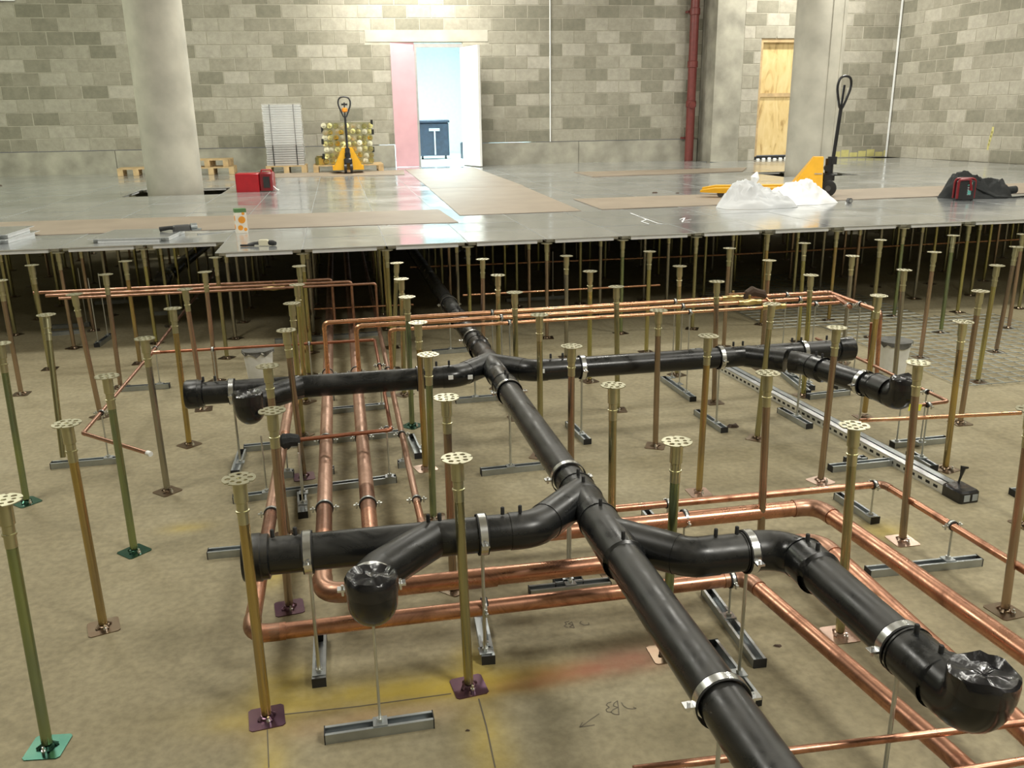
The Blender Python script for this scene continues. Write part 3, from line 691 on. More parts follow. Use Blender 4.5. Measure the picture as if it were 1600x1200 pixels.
# ================================================================ BLACK DRAINAGE PIPEWORK
def zc(y): return .44 - .02*y
PR = .055
dn = thing('drain_pipe', 'black plastic drainage pipework with branches, running from the bottom right away under the laid floor', 'pipe')
def dp(name, path, r, mat='black_plastic', parent=None, n=28): return obj(name, MB().sweep(path, r, n), mat, parent or dn)
XM = 1.613
main = [(XM, -3.2, zc(-3.2)), (XM, 9.5, zc(9.5))]
dp('main_pipe', main, PR)
studm = MB().lathe([(.006, 0), (.006, .022), (.0045, .024)], (0,0,0), 8).mesh('stud', 'rubber')
def coupler(c, d, L=.10, studs=True, r=.0625, name='coupling'):
    """electrofusion coupling centred at c along d, with two terminal studs"""
    c = Vector(c); d = Vector(d).normalized()
    h = L/2
    o = dp(name, [c-d*h, c-d*h, c-d*(h-.005), c-d*(h-.005), c+d*(h-.005), c+d*(h-.005), c+d*h, c+d*h], [PR+.001, r+.0025, r+.0025, r, r, r+.0025, r+.0025, PR+.001])
    if studs:
        for s in (-1, 1): link('stud', studm, o, c+d*(L/2-.018)*s+Vector((0, 0, r-.003)))
    return o
YD = (0, 1, 0); XD = (1, 0, 0)
# wyes and collars on the main pipe
for y, L in ((.37, .10), (.03, .26), (1.70, .10), (2.56, .10), (3.4, .12)):
    coupler((XM, y, zc(y)), YD, L)
for y in (.20, 2.1): dp('wye_body', [(XM, y-.17, zc(y)), (XM, y-.165, zc(y)), (XM, y+.165, zc(y)), (XM, y+.17, zc(y))], [PR, .0585, .0585, PR])
# front left branch
z1 = .44; YB = .15
lf = [(XM, YB+.21, z1), (1.41, YB, z1), (.58, YB, z1)]
dp('wye_arm', [lf[0], Vector(lf[0]).lerp(Vector(lf[1]), .80)], [.0595, .0595])
dp('branch_pipe', [(1.34, YB, z1), (.60, YB, z1)], PR)
dp('elbow', corner(lf, 1, .11, .035), .0575)
coupler((1.335, YB, z1), XD, .09); coupler((.665, YB, z1), XD, .10)
coupler((1.10, YB, z1), XD, .07)
dp('end_cap', [(.622, YB, z1), (.618, YB, z1), (.600, YB, z1), (.596, YB, z1), (.555, YB, z1), (.545, YB, z1)], [.058, .066, .066, .070, .070, .064])
# second wye on it, turning up towards the camera
lw = [(1.09, YB, z1), (.905, -.035, z1), (.905, -.115, z1), (.905, -.115, z1+.12)]
dp('wye_arm', fillet([lw[0], (.93, -.01, z1), (.905, -.05, z1), (.905, -.07, z1)], .05), .0595)
coupler((.99, YB, z1), XD, .24, False)
def upturn(x, y0, z, ytop, r=.062):
    """bend that turns up and is closed with black tape over its mouth"""
    p = [(x, y0, z), (x, ytop, z), (x, ytop, z+.095)]
    P0 = Vector(p[0]); path = [P0] + corner(p, 1, .068, .0, 10)[1:] 
    dp('upturned_elbow', path, r)
    rim = MB(); n = 24; vs = []
    for ri, rr in enumerate((0.0, .36*r, .70*r, .94*r, r+.002, r+.003, r+.002)):
        for k in range(n):
            a = 2*PI*k/n; zz = [-.010, -.004, -.008, .002, -.003, -.022, -.045][ri] + (R.uniform(-.0015, .0015) if ri < 4 else R.uniform(-.004, .003))
            q = rr + (R.uniform(-.001, .0015) if ri > 3 else 0); zz += mnoise.noise(Vector((rr*math.cos(a)*42+x*9, rr*math.sin(a)*42, y0*5)))*.013*(ri < 4)
            vs.append((x+q*math.cos(a), ytop+q*math.sin(a), z+.10+zz))
    fs = [(i*n+k, i*n+(k+1) % n, (i+1)*n+(k+1) % n, (i+1)*n+k) for i in range(6) for k in range(n)]
    rim.add(vs, fs, False); o = obj('tape_cover', rim, 'tape_black', dn); o['label'] = 'crumpled shiny black tape over the pipe mouth'
    return o
upturn(.903, -.05, z1-.012, -.185, r=.066)
# front right branch
YR = -.126
rfp = [(XM, .06, z1), (1.80, YR, z1), (2.105, YR, z1), (2.105, -.80, .455)]
dp('wye_arm', [rfp[0], Vector(rfp[0]).lerp(Vector(rfp[1]), .85)], [.0595, .0595])
dp('elbow', corner(rfp, 1, .09, .04), .0575); dp('branch_pipe', [(1.84, YR, z1), (1.99, YR, z1)], PR)
coupler((1.905, YR, z1), XD, .10); dp('elbow', corner(rfp, 2, .12, .03), .0580)
dp('branch_pipe', [(2.105, -.24, .443), (2.105, -.78, .455)], PR)
coupler((2.105, -.245, .443), YD, .09)
coupler((2.105, -.74, .455), YD, .12)
upturn(2.112, -.78, .455, -.90, r=.066)
# middle left branch
ZM = .40; YM = 1.985
ml = [(XM, YM+.20, ZM), (1.42, YM, ZM), (.2, YM, ZM)]
dp('wye_arm', [ml[0], Vector(ml[0]).lerp(Vector(ml[1]), .8)], [.0595, .0595])
dp('elbow', corner(ml, 1, .11, .035), .0575); dp('branch_pipe', [(1.36, YM, ZM), (.16, YM, ZM)], PR)
coupler((1.34, YM, ZM), XD, .10); coupler((.215, YM, ZM), XD, .09)
dp('end_cap', [(.185, YM, ZM), (.180, YM, ZM), (.165, YM, ZM), (.160, YM, ZM), (.11, YM, ZM), (.10, YM, ZM)], [.058, .066, .066, .070, .070, .064])
coupler((.56, YM, ZM), XD, .24, False)
dp('wye_arm', fillet([(.63, YM, ZM), (.46, YM-.16, ZM), (.425, YM-.20, ZM), (.42, YM-.22, ZM)], .05), .0595)
upturn(.425, YM-.19, ZM-.01, YM-.34, r=.064)
# middle right branch
mr = [(XM, YM+.17, ZM), (1.80, YM, ZM), (3.55, YM, ZM)]
dp('wye_arm', [mr[0], Vector(mr[0]).lerp(Vector(mr[1]), .8)], [.0595, .0595])
dp('elbow', corner(mr, 1, .11, .035), .0575); dp('branch_pipe', [(1.85, YM, ZM), (3.55, YM, ZM)], PR)
coupler((1.93, YM, ZM), XD, .10); coupler((2.93, YM, ZM), XD, .09)
coupler((3.06, YM, ZM), XD, .20, False); coupler((3.27, YM, ZM), XD, .09); coupler((3.47, YM, ZM), XD, .08)
dp('end_cap', [(3.51, YM, ZM), (3.515, YM, ZM), (3.60, YM, ZM), (3.606, YM, ZM)], [.058, .066, .066, .060])
ar = [(2.98, YM, ZM), (3.20, YM-.21, ZM), (3.285, 1.36, ZM+.01), (3.325, 1.16, ZM+.01)]
dp('wye_arm', [ar[0], Vector(ar[0]).lerp(Vector(ar[1]), .7)], .0595); dp('elbow', corner(ar, 1, .12, .03), .058)
dp('branch_pipe', [Vector(ar[1]).lerp(Vector(ar[2]), .2), ar[2], (3.315, 1.22, ZM+.01)], PR)
coupler(Vector(ar[1]).lerp(Vector(ar[2]), .26), (.2, -1, 0), .08); coupler((3.312, 1.255, ZM+.01), (.1, -1, 0), .10, False)
o = upturn(3.322, 1.27, ZM+.004, 1.11)
q = MB(); q.add([(3.30, 1.038, .375), (3.36, 1.034, .372), (3.37, 1.040, .40), (3.31, 1.044, .405)], [(0,1,2,3)]); o = obj('tape_patch', q, 'tape_yellow', dn); o['label'] = 'yellow tape patch'
# white data stickers
q = MB()
for x, z, s in ((1.372, .41, .012), (1.47, .405, .012), (1.84, .41, .012)): q.box(x-s, x+s, YM-.0625, YM-.058, z-s*.7, z+s)
q.box(.985, 1.005, -.02+.055, .04, .40, .44)
obj('sticker', q, 'render_white', dn)
# separate capped pipe in the dark at left
ld = thing('drain_pipe', 'short capped black drainage pipe pointing out from under the left part of the laid floor', 'pipe', (-.67, 5.7, .35))
loc_obj('pipe', MB().sweep([(0,.05,0), (.04,2.6,-.02)], .055, 24), 'black_plastic', ld)
loc_obj('end_cap', MB().sweep([(0,0,0), (0,.006,0), (0,.09,0), (0,.10,0)], [.058, .067, .067, .058], 24), 'black_plastic', ld)
loc_obj('clamp', MB().ring((0,.2,0), (0,1,0), .057, .025), 'band_steel', ld)
loc_obj('rod', MB().cyl((.0,.2,-.055), (0,.2,-.33), .006, 8), 'rod_zinc', ld)
loc_obj('channel', MB().box(-.15,.15,.18,.22,-.35,-.32), 'strut_galv', ld)

# ================================================================ COPPER PIPES
def cpipe(label, pts, r, mat='copper', Rb=None, elbows=True, sleeves=(), name='copper_pipe', group=None, rear=False):
    Rb = Rb or r*2.6
    t = thing(name, label, 'pipe', (0,0,0), 0, group)
    if rear:        # dusty straight run away from the viewer, then the polished rest
        obj('pipe', MB().sweep([pts[0], pts[1]], r, 20), 'copper_dusty', t)['label'] = 'dusty pinkish straight length'
        pts = [Vector(pts[0]).lerp(Vector(pts[1]), .97)] + list(pts[1:])
    obj('pipe', MB().sweep(fillet(pts, Rb), r, 20 if r > .018 else 12), mat, t)
    if elbows:
        for i in range(1, len(pts)-1):
            if (Vector(pts[i-1])-Vector(pts[i])).angle(Vector(pts[i+1])-Vector(pts[i])) > 2.6: continue
            obj('elbow', MB().sweep(corner(pts, i, Rb, r*.9), r*1.10, 20 if r > .018 else 12), mat if mat != 'copper' else 'copper_dull', t)
    for p, d in sleeves:
        p = Vector(p); d = Vector(d).normalized()
        obj('coupling', MB().sweep([p-d*r*1.6, p+d*r*1.6], r*1.1, 16), mat, t)
    return t
ZC = .17
cpipe('broad copper pipe, leftmost of the bundle, turning right to run nearest the viewer', [(.556, 9.0, ZC), (.538, .80, ZC), (.535, .18, ZC), (2.13, .175, ZC), (2.235, -.7, ZC), (2.30, -1.6, ZC)], .025, 'copper', rear=True, sleeves=[((.60, .18, ZC), XD), ((.545, 1.9, ZC), YD)])
cpipe('thickest copper pipe, second from left in the bundle, bending right behind the front black elbow', [(.744, 9.0, ZC), (.745, .80, ZC), (.745, .37, ZC), (2.50, .355, ZC), (2.48, -.25, ZC), (2.47, -.65, ZC), (2.46, -1.6, ZC)], .031, 'copper', rear=True, sleeves=[((1.27, .362, ZC), XD)])
cpipe('thick copper pipe, third from left in the bundle, emerging right of the main black pipe', [(.916, 9.0, ZC), (.916, .95, ZC), (.916, .64, ZC), (2.645, .625, ZC), (2.68, .15, ZC), (2.71, -.4, ZC), (2.76, -1.4, ZC)], .031, 'copper', rear=True)
cpipe('narrow copper pipe, rightmost of the bundle, turning right to the yellow floor mark', [(1.104, 9.0, ZC), (1.110, 1.0, ZC), (1.112, .79, ZC), (3.02, .76, ZC), (3.045, .3, ZC), (3.10, -1.0, ZC)], .0148, 'copper', rear=True)
cpipe('thin copper pipe crossing above the bundle and ending in a black wrapped knot', [(-.29, 3.40, .27), (1.05, 3.38, .27), (1.05, 1.62, .27), (.63, 1.585, .27)], .0095, 'copper_red')
tl = cpipe('thin copper pipe running away at the far left with a short cut leg in front', [(-.34, 6.5, .27), (-.335, 3.4, .27), (-.36, 1.91, .27), (.0, 1.56, .27)], .0095, 'copper_pink')
o = obj('taped_end', MB().cyl((-.012, 1.572, .27), (.006, 1.553, .27), .0115, 12), 'render_white', tl); o['label'] = 'white tape on the cut end'
ZT = .53
t1 = cpipe('upper copper pipe of the three crossing over the black main pipe, left run', [(.75, 2.81, ZC+.02), (.75, 2.81, ZT), (3.27, 2.86, ZT)], .0125, 'copper_bright')
t2 = cpipe('middle copper pipe of the three crossing over the black main pipe, left run', [(.93, 2.67, ZC+.02), (.93, 2.67, ZT), (3.27, 2.71, ZT)], .0125, 'copper_bright')
t3 = cpipe('lower thinner copper pipe of the three crossing over the black main pipe, left run', [(1.11, 2.53, ZC+.01), (1.11, 2.53, ZT), (3.36, 2.545, ZT)], .0095, 'copper_bright')
cpipe('upper copper pipe right of the brass valves, turning towards the red painted drop', [(3.42, 2.86, ZT), (3.97, 2.865, ZT), (3.945, 2.26, ZT), (3.985, 2.28, .05)], .0125, 'copper')
cpipe('middle copper pipe right of the brass valves, with a short capped return', [(3.42, 2.71, ZT), (3.93, 2.72, ZT), (3.85, 2.42, ZT)], .0125, 'copper')
cpipe('lower short copper pipe right of the brass valves', [(3.46, 2.55, ZT), (3.86, 2.56, ZT)], .0095, 'copper')
q = thing('copper_pipe', 'reddish copper drop pipe standing beside the white bucket on the right', 'pipe', (3.985, 2.36, 0))
loc_obj('pipe', MB().cyl((0,0,.0), (-.02,0,.44), .0125, 12), 'copper_red', q); loc_obj('bracket', MB().box(-.05, 0, -.01, .01, .20, .215), 'copper_red', q)
# three in the dark at left
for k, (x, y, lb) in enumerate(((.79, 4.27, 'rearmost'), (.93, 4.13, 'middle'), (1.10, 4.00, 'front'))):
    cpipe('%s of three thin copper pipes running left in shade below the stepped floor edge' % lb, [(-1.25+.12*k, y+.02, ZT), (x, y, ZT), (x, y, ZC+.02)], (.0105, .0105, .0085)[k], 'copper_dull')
# brass valve groups
def valve(x, y, z, label, lever=(0, .05)):
    t = thing('valve', label, 'valve', (x, y, z))
    loc_obj('body', MB().sweep([(-.075,0,0),(-.045,0,0),(-.045,0,0),(-.015,0,0),(0,0,0),(.015,0,0),(.045,0,0),(.045,0,0),(.075,0,0)], [.017,.017,.015,.020,.022,.020,.015,.017,.017], 12), 'brass', t)
    loc_obj('stem', MB().cyl((0,0,.015),(0,0,.045),.008,8), 'brass', t)
    return t
valve(3.30, 2.86, ZT, 'brass valve at the right end of the upper crossing copper pipe')
valve(3.34, 2.71, ZT, 'brass valve at the right end of the middle crossing copper pipe')
valve(3.42, 2.55, ZT, 'small brass valve at the right end of the lower crossing copper pipe')
t = thing('pipe_tape_bundle', 'dark red brown rag of tape wrapped round the brass valves', 'tape', (3.40, 2.80, ZT))
q = MB(); n = 14
q.sweep([(-.05,0,.0),(-.03,.0,.035),(.0,.0,.05),(.03,0,.04),(.07,0,.03),(.10,.0,.0)], [.012,.026,.032,.024,.026,.01], 9); loc_obj('wrap', q, 'debris', t)
loc_obj('lever', MB().box(-.16,-.05,-.006,.006,.035,.042), 'copper_dull', t)
loc_obj('flex_loop', MB().sweep(fillet([(.05,-.09,.02),(.08,-.13,-.02),(.07,-.14,-.06),(.11,-.12,.0)], .03), .007, 8), 'copper_bright', t)
valve(.38, 4.20, .50, 'brass valve cluster in shade below the floor edge left of the yellow pedestals')
t = thing('tee_fitting', 'black taped knot on the end of the thin copper pipe beside the left bundle', 'tape', (.60, 1.58, .27))
loc_obj('wrap', MB().sweep([(-.05,0,-.0),(-.035,0,.0),(0,.0,.005),(.03,0,-.0),(.04,0,0)], [.02,.036,.030,.026,.012], 9), 'fabric_black', t)
t = thing('tee_fitting', 'copper tee joining the thin red pipe to the far left pipe', 'fitting', (-.335, 3.40, .27))
loc_obj('body', MB().cyl((-.03,0,0),(.05,0,0),.0125,12).cyl((0,-.05,0),(0,.05,0),.0125,12), 'copper_pink', t)
# thin pipes further back
for lb, pts, r in (('fine bright copper pipe low under the floor edge, left of the main pipe', [(.62,4.82,.2),(1.42,4.79,.2)], .008),
               ('fine copper pipe in the shade right of the main pipe, below the floor edge', [(1.80,4.57,.3),(3.45,4.56,.3)], .009),
               ('long fine copper pipe far back under the laid floor, catching light at its middle', [(1.5,6.05,.3),(4.61,5.92,.3),(9.0,6.05,.3)], .009),
               ('fine copper pipe highest at the back under the laid floor', [(-.2,7.2,.45),(3.6,7.15,.45)], .008)):
    cpipe(lb, pts, r, 'copper_bright', elbows=False)
# right side small loop and the loose bright piece
cpipe('small bronze copper loop ending beside the black taped elbow on the right', [(3.75, 2.6, .30), (3.74, 2.2, .30), (3.715, 1.31, .30), (3.50, 1.285, .30)], .0085, 'copper_dull')
cpipe('bright new copper pipe pointing right below the yellow taped black elbow', [(3.25, 1.31, .24), (4.06, 1.23, .24)], .0095, 'copper_bright')
cpipe('thin copper pipe crossing the bottom right over the broader pipes', [(1.45, -.675, .24), (2.42, -.72, .24), (2.9, -.745, .24)], .0095, 'copper')
cpipe('thin copper pipe at the bottom right corner in front of the other thin one', [(2.0, -.83, .24), (2.9, -.835, .24)], .0095, 'copper')
# ================================================================ SUPPORTS: strut foot, rod and clamp
def channel_mesh(L, parent, M, caps=(False, False)):
    q = MB(); a, b, t = .0205, .030, .003; h = L/2
    for y0, y1, z0, z1 in ((-a, a, 0, t), (-a, -a+t, t, b), (a-t, a, t, b), (-a+t, -a+.009, b-t, b), (a-.009, a-t, b-t, b)): q.box(-h, h, y0, y1, z0, z1)
    o = link('channel', q.mesh('channel', 'strut_galv'), parent); o.matrix_local = M
    for k, s in enumerate((-1, 1)):
        if caps[k]:
            e = link('end_cap', MB().box(min(s*h, s*(h+.003)), max(s*h, s*(h+.003)), -a-.001, a+.001, -.0, b+.001).mesh('end_cap', 'rubber'), parent); e.matrix_local = M
    return o
SUPN = 0
def support(label, c, L, ang, rods=(), caps=(True, True), big=False):
    """rods: (x, y, z of pipe axis, pipe radius, axis of the pipe 'x'|'y', rod radius)"""
    t = thing('pipe_support', label, 'pipe support', (c[0], c[1], 0), 0)
    channel_mesh(L, t, Matrix.Rotation(ang, 4, 'Z'), caps)
    for rd in rods:
        x, y, z, r, ax = rd[:5]; lx, ly = x-c[0], y-c[1]
        rr = .0055 if r > .04 else .004
        o = link('rod', MB().cyl((lx, ly, .03), (lx, ly, max(z-r, .05)), rr, 8).mesh('rod', 'rod_zinc'), t)
        o = link('rod_plate', MB().box(lx-.02, lx+.02, ly-.02, ly+.02, .030, .034).mesh('rod_plate', 'strut_galv'), t)
        o = link('nut', MB().lathe([(.010, 0), (.010, .010)], (lx, ly, .034), 6).mesh('nut', 'rod_zinc'), t)
        if r:
            axis = {'x': (1,0,0), 'y': (0,1,0)}.get(ax, ax); wd = .022 if r > .04 else .009
            q = MB().ring((lx, ly, z), axis, r+.0015, wd, .0022 if r > .04 else .004); s = Vector(axis).normalized().cross(Vector((0,0,1)))
            for sg in (-1, 1):
                cc = Vector((lx, ly, z)) + s*sg*(r+.014); d = Vector(axis).normalized()
                q.box(-wd/2, wd/2, -.012, .012, -.003, .003, Matrix.Translation(cc) @ Matrix((( d.x, s.x, 0, 0), (d.y, s.y, 0, 0), (0,0,1,0), (0,0,0,1))))
                q.cyl(cc+Vector((0,0,-.014)), cc+Vector((0,0,.010)), .004, 6)
            link('clamp', q.mesh('clamp', 'band_steel' if r > .04 else 'rod_zinc'), t)
            link('clamp_lining', MB().ring((lx, ly, z), axis, r+.0003, wd+(.008 if r > .04 else .010), .0022 if r > .04 else .004).mesh('clamp_lining', 'rubber'), t)
    return t
BRr = .0605
def sup(label, e0, e1, rods=(), caps=(True, True)):
    """strut foot between two plan points"""
    a = Vector(e0[:2]); b = Vector(e1[:2]); d = b-a
    return support(label, ((a.x+b.x)/2, (a.y+b.y)/2), d.length, math.atan2(d.y, d.x), rods, caps)
sup('strut foot with rod under the front left taped black elbow', (.748,-.125), (1.047,-.121), [(.900, -.120, .42, 0, 'y')])
sup('strut foot end on, rod to the black branch near its front end cap', (.727,.36), (.727,.12), [(.728, .15, .44, BRr, 'x')])
sup('strut foot with two rods beside the purple plated second pedestal of the nearest row', (1.265,.448), (1.249,.123), [(1.243, .15, .44, BRr, 'x'), (1.25, .183, ZC, .025, 'x')])
sup('strut foot whose left tip pokes out behind the front black end cap', (.283,1.055), (1.16,1.04), [(.745, 1.05, ZC, 0, 'y')])
sup('pale strut foot lying between the two front copper pipes left of the main black pipe', (1.463,.497), (1.758,.491), [(XM, .50, zc(.5), 0, 'y')])
sup('long dark strut foot under the copper bend between the two black arms', (2.083,.363), (2.07,-.073), [(2.078, .173, ZC, .025, 'x')])
sup('dark strut foot partly hidden by the main black pipe, long rod to the right arm', (1.966,.055), (1.971,-.242), [(1.975, YR, .44, BRr, 'x')])
sup('strut foot and short rod holding the narrow copper pipe near the right edge', (2.717,.363), (3.172,.351), [(3.045, .36, ZC, .0148, 'y')])
sup('strut foot at the bottom right frame edge under the right taped black elbow', (1.96,-.66), (2.26,-.66), [(2.105, -.655, .452, BRr, 'y')])
sup('strut foot hidden below the main black pipe in the foreground, with its steel band', (XM,-.95), (XM,-.62), [(XM, -.755, zc(-.755), BRr, 'y')])
support('steel band and rod on the main black pipe just behind the front branches', (XM, .53), .10, 0, [(XM, .53, zc(.53), BRr, 'y')])
sup('pale strut foot left of the main black pipe, between its front and middle branches', (1.468,1.629), (1.775,1.64), [(XM, 1.632, zc(1.63), BRr, 'y')])
sup('strut foot end on, right of the main pipe, under the right middle branch', (2.053,2.199), (2.077,1.905), [(2.065, YM, ZM, BRr, 'x')])
sup('strut foot and rod under the bright band of the long right middle branch', (2.819,2.218), (2.842,1.904), [(2.83, YM, ZM, BRr, 'x')])
sup('dark strut foot behind the elbow of the right middle branch, beyond the strut bars', (3.68,2.925), (3.607,2.402), [])
sup('bright strut foot lying across behind the bend of the right middle branch', (3.572,2.331), (3.849,2.356), [])
sup('strut foot with rod right of the long strut bars, under the capped stub', (3.293,2.139), (3.314,1.854), [(3.31, YM, ZM, BRr, 'x')])
support('rod and band on the black arm before the middle right taped elbow', (3.283, 1.36), .10, 0, [(3.283, 1.36, ZM+.01, BRr, (.2, -1, 0))])
sup('bright strut foot with two rods to the small bronze copper loop', (3.584,1.509), (3.892,1.512), [(3.715, 1.47, .30, .0085, 'y'), (3.60, 1.50, .25, 0, 'x')])
sup('thin dark strut foot tip touching the right side of the long strut bars', (3.587,1.37), (3.586,1.183), [(3.59, 1.285, .30, .0085, 'x')])
sup('bright strut foot on the floor left of the long strut bars, near the yellow paint', (3.111,1.294), (3.436,1.302), [])
sup('strut foot emerging behind the narrow copper pipe bend, beside the yellow paint', (2.975,.998), (2.991,.742), [(2.98, .76, ZC, .0148, 'x')])
sup('strut foot crossing under both right copper pipes behind the front black arm', (2.087,1.019), (2.086,.60), [(2.086, .777, ZC, .0148, 'x'), (2.10, .636, ZC, .031, 'x')])
sup('wide strut foot under the copper bundle, nearest behind the front black branch', (.323,1.574), (1.058,1.644), [(.47, 1.588, .3, 0, 'y'), (1.03, 1.64, .27, .0095, 'y')])
for lb, x, r in (('broad leftmost', .54, .025), ('second', .745, .031), ('third', .916, .031), ('narrow rightmost', 1.112, .0148)):
    support('clamp round the %s copper pipe of the bundle, just behind the front branch' % lb, (x, 1.04), .05, 0, [(x, 1.04, ZC, r, 'y')])
sup('small strut foot end on with a double rod to the black wrapped knot', (.626,1.56), (.639,1.331), [(.635, 1.54, .27, 0, 'x'), (.637, 1.42, .27, 0, 'x')])
sup('wide strut foot under the copper bundle, in front of the middle black branch', (.31,2.247-.02), (1.143,2.27), [])
for lb, x, r in (('broad leftmost', .552, .025), ('second', .744, .031), ('third', .916, .031), ('narrow rightmost', 1.108, .0148)):
    support('low clamp round the %s copper pipe of the bundle midway between the black branches' % lb, (x, 1.82), .05, 0, [(x, 1.82, ZC, r, 'y')])
sup('short strut foot end on below the mid left taped black elbow', (.304,2.173), (.299,1.886), [(.315, YM, ZM, BRr, 'x')])
sup('short strut foot end on with rod between narrow copper pipe and amber pedestal', (1.174,2.199), (1.192,1.908), [(1.22, YM, ZM, BRr, 'x')])
sup('strut foot under the copper bundle just behind the mid left black branch', (.70,2.741), (1.064,2.766), [(1.05, 2.75, .27, .0095, 'y')])
for lb, x, r in (('second', .744, .031), ('third', .916, .031), ('narrow rightmost', 1.106, .0148)):
    support('clamp round the %s copper pipe of the bundle behind the mid left black branch' % lb, (x, 3.0), .05, 0, [(x, 3.0, ZC, r, 'y')])
sup('wide pale strut foot in the shade beneath the crossing copper pipes', (.321,4.572), (1.112,4.627), [])
sup('pale strut foot left of the main pipe junction, with a thin rod', (1.494,2.762), (1.802,2.765), [(XM, 2.76, zc(2.76), BRr, 'y')])
sup('dim strut foot further back on the left of the main black pipe', (1.48,3.93), (1.75,3.95), [(XM, 3.94, zc(3.94), BRr, 'y')])
sup('strut foot with three rods to the crossing copper pipes, left of the strut bars', (2.869,2.896), (2.886,2.448), [(2.908, 2.853, ZT, .0125, 'x'), (2.90, 2.705, ZT, .0125, 'x'), (2.881, 2.542, ZT, .0095, 'x')])
sup('strut foot with three rods to the crossing copper pipes above the main pipe', (1.80,2.95), (1.79,2.46), [(1.74, 2.83, ZT, .0125, 'x'), (1.77, 2.685, ZT, .0125, 'x'), (1.79, 2.537, ZT, .0095, 'x')])
sup('strut foot with three rods right of the brass valves, behind the black stub', (3.68,2.98), (3.68,2.48), [(3.67, 2.863, ZT, .0125, 'x'), (3.68, 2.715, ZT, .0125, 'x'), (3.70, 2.555, ZT, .0095, 'x')])
sup('strut foot with two rods near the red copper drop at right', (3.84,2.47), (4.10,2.47), [(3.865, 2.46, ZT, .0125, 'y'), (3.955, 2.48, ZT, .0125, 'y')])
sup('strut foot on the left floor behind the amber pedestal with brown plate', (-.62,2.206), (-.30,2.209), [(-.352, 2.21, .27, .0095, 'y')])
sup('strut foot on the left floor behind the diagonal thin copper pipe', (-.573,3.515), (-.283,3.516), [(-.338, 3.515, .27, .0095, 'y')])
sup('small dark strut foot with two rods to the shaded copper pipes on the left', (-1.029,4.78), (-1.0,5.12), [(-1.03, 4.83, .53, 0, 'x'), (-1.01, 5.05, .53, 0, 'x')])
sup('upper pale strut foot lying in the shade at far left', (-1.568,5.564), (-1.28,5.587), [(-1.3, 5.58, .5, 0, 'x')])
sup('pale strut foot in the shade at far left, just in front of another', (-1.53,5.286), (-1.28,5.328), [])
sup('pale strut foot in the deepest shade at left, beyond the two rods', (-1.476,6.562), (-1.148,6.567), [])
sup('strut foot with rod under the thin red copper pipe near the left bucket', (-.12,3.36), (.18,3.36), [(.03, 3.395, .27, .0095, 'x')])
sup('strut foot with rod under the thin red copper pipe behind the yellow posts', (.48,3.42), (.62,3.42), [(.63, 3.385, .27, .0095, 'x')])
sup('black ended strut foot cut by the right frame edge', (3.741,.856), (4.05,.85), [])
sup('pale strut foot in shade right of the main pipe under the floor edge', (2.35,5.65), (2.95,5.66), [(2.8, 5.65, .45, 0, 'x')])
# band at the front left elbow (its own clamp on the rod above)
bd = thing('pipe_clamp', 'bright steel band with two ears round the front left taped black elbow', 'clamp', (.903, -.075, .434))
q = MB().ring((0,0,0), (0,1,.0), .0675, .022, .0025)
for s in (-1, 1): q.box(s*.078-.014, s*.078+.014, -.012, .012, -.003, .003); q.cyl((s*.078, 0, -.02), (s*.078, 0, .012), .004, 6)
loc_obj('band', q, 'band_steel', bd)

# long double strut bars with slotted side and taped end
sb = thing('strut_bar', 'pair of long slotted steel strut bars strapped together on the floor, running away', 'strut bars', (3.50, .93, 0), math.atan2(2.13, -.15)-PI)
# local +X points towards the viewer's end; bars extend to -X
Lb = 2.55
for k, yy in enumerate((-.023, .023)):
    q = MB(); a, b, t = .0205, .041, .003
    for y0, y1, z0, z1 in ((-a, a, b-t, b), (-a, -a+t, 0, b), (a-t, a, 0, b), (-a+t, -a+.009, 0, t), (a-.009, a-t, 0, t)): q.box(-Lb, 0, y0+yy, y1+yy, z0, z1)
    loc_obj('channel', q, 'bright_galv' if k == 0 else 'strut_galv', sb)
q = MB()
for k in range(48): q.box(-.05-.05*k-.026, -.05-.05*k, -.0445, -.0433, .014, .027)
loc_obj('slot_row', q, 'rubber', sb)
q = MB(); q.cbox(-.02, .10, -.050, .050, -.0, .055, .008); loc_obj('tape_wrap', q, 'tape_black', sb)
q = MB(); q.box(.101, .103, -.035, -.005, .01, .04); q.box(.101, .103, .008, .036, .01, .04); loc_obj('end_hole', q, 'label_grey', sb)
loc_obj('tape_tail', MB().sweep([(.0,.02,.05),(.0,.03,.085),(-.01,.045,.12),(.01,.055,.125)], [.004,.006,.014,.004], 6), 'tape_black', sb)

# buckets
def bucket(x, y, label, r=.085, h=.17):
    t = thing('bucket', label, 'bucket', (x, y, 0))
    loc_obj('body', MB().lathe([(r*.80, 0), (r*.98, h*.93), (r*1.05, h*.93), (r*1.05, h), (r*.97, h), (r*.93, h*.9)], (0,0,0), 28), 'white_plastic', t)
    n = 24; vs = []; 
    for ri, rr in enumerate((0, .5, .9, 1.06, 1.06)):
        for k in range(n): 
            a = 2*PI*k/n; q_ = rr*r*(1 if ri < 3 else R.uniform(.97, 1.05)); vs.append((q_*math.cos(a), q_*math.sin(a), h+(.002, .0, .003, .006, -R.uniform(.004, .035))[ri]))
    m = MB(); m.add(vs, [(i*n+k, i*n+(k+1) % n, (i+1)*n+(k+1) % n, (i+1)*n+k) for i in range(4) for k in range(n)], True); loc_obj('contents', m, 'wet_plaster', t)
    return t
bucket(.285, 3.59, 'white plastic bucket with dark dried rim behind the mid left black branch', .098, .20)
bucket(4.40, 2.73, 'white plastic bucket with dark splashes beside the red copper drop at right', .098, .21)
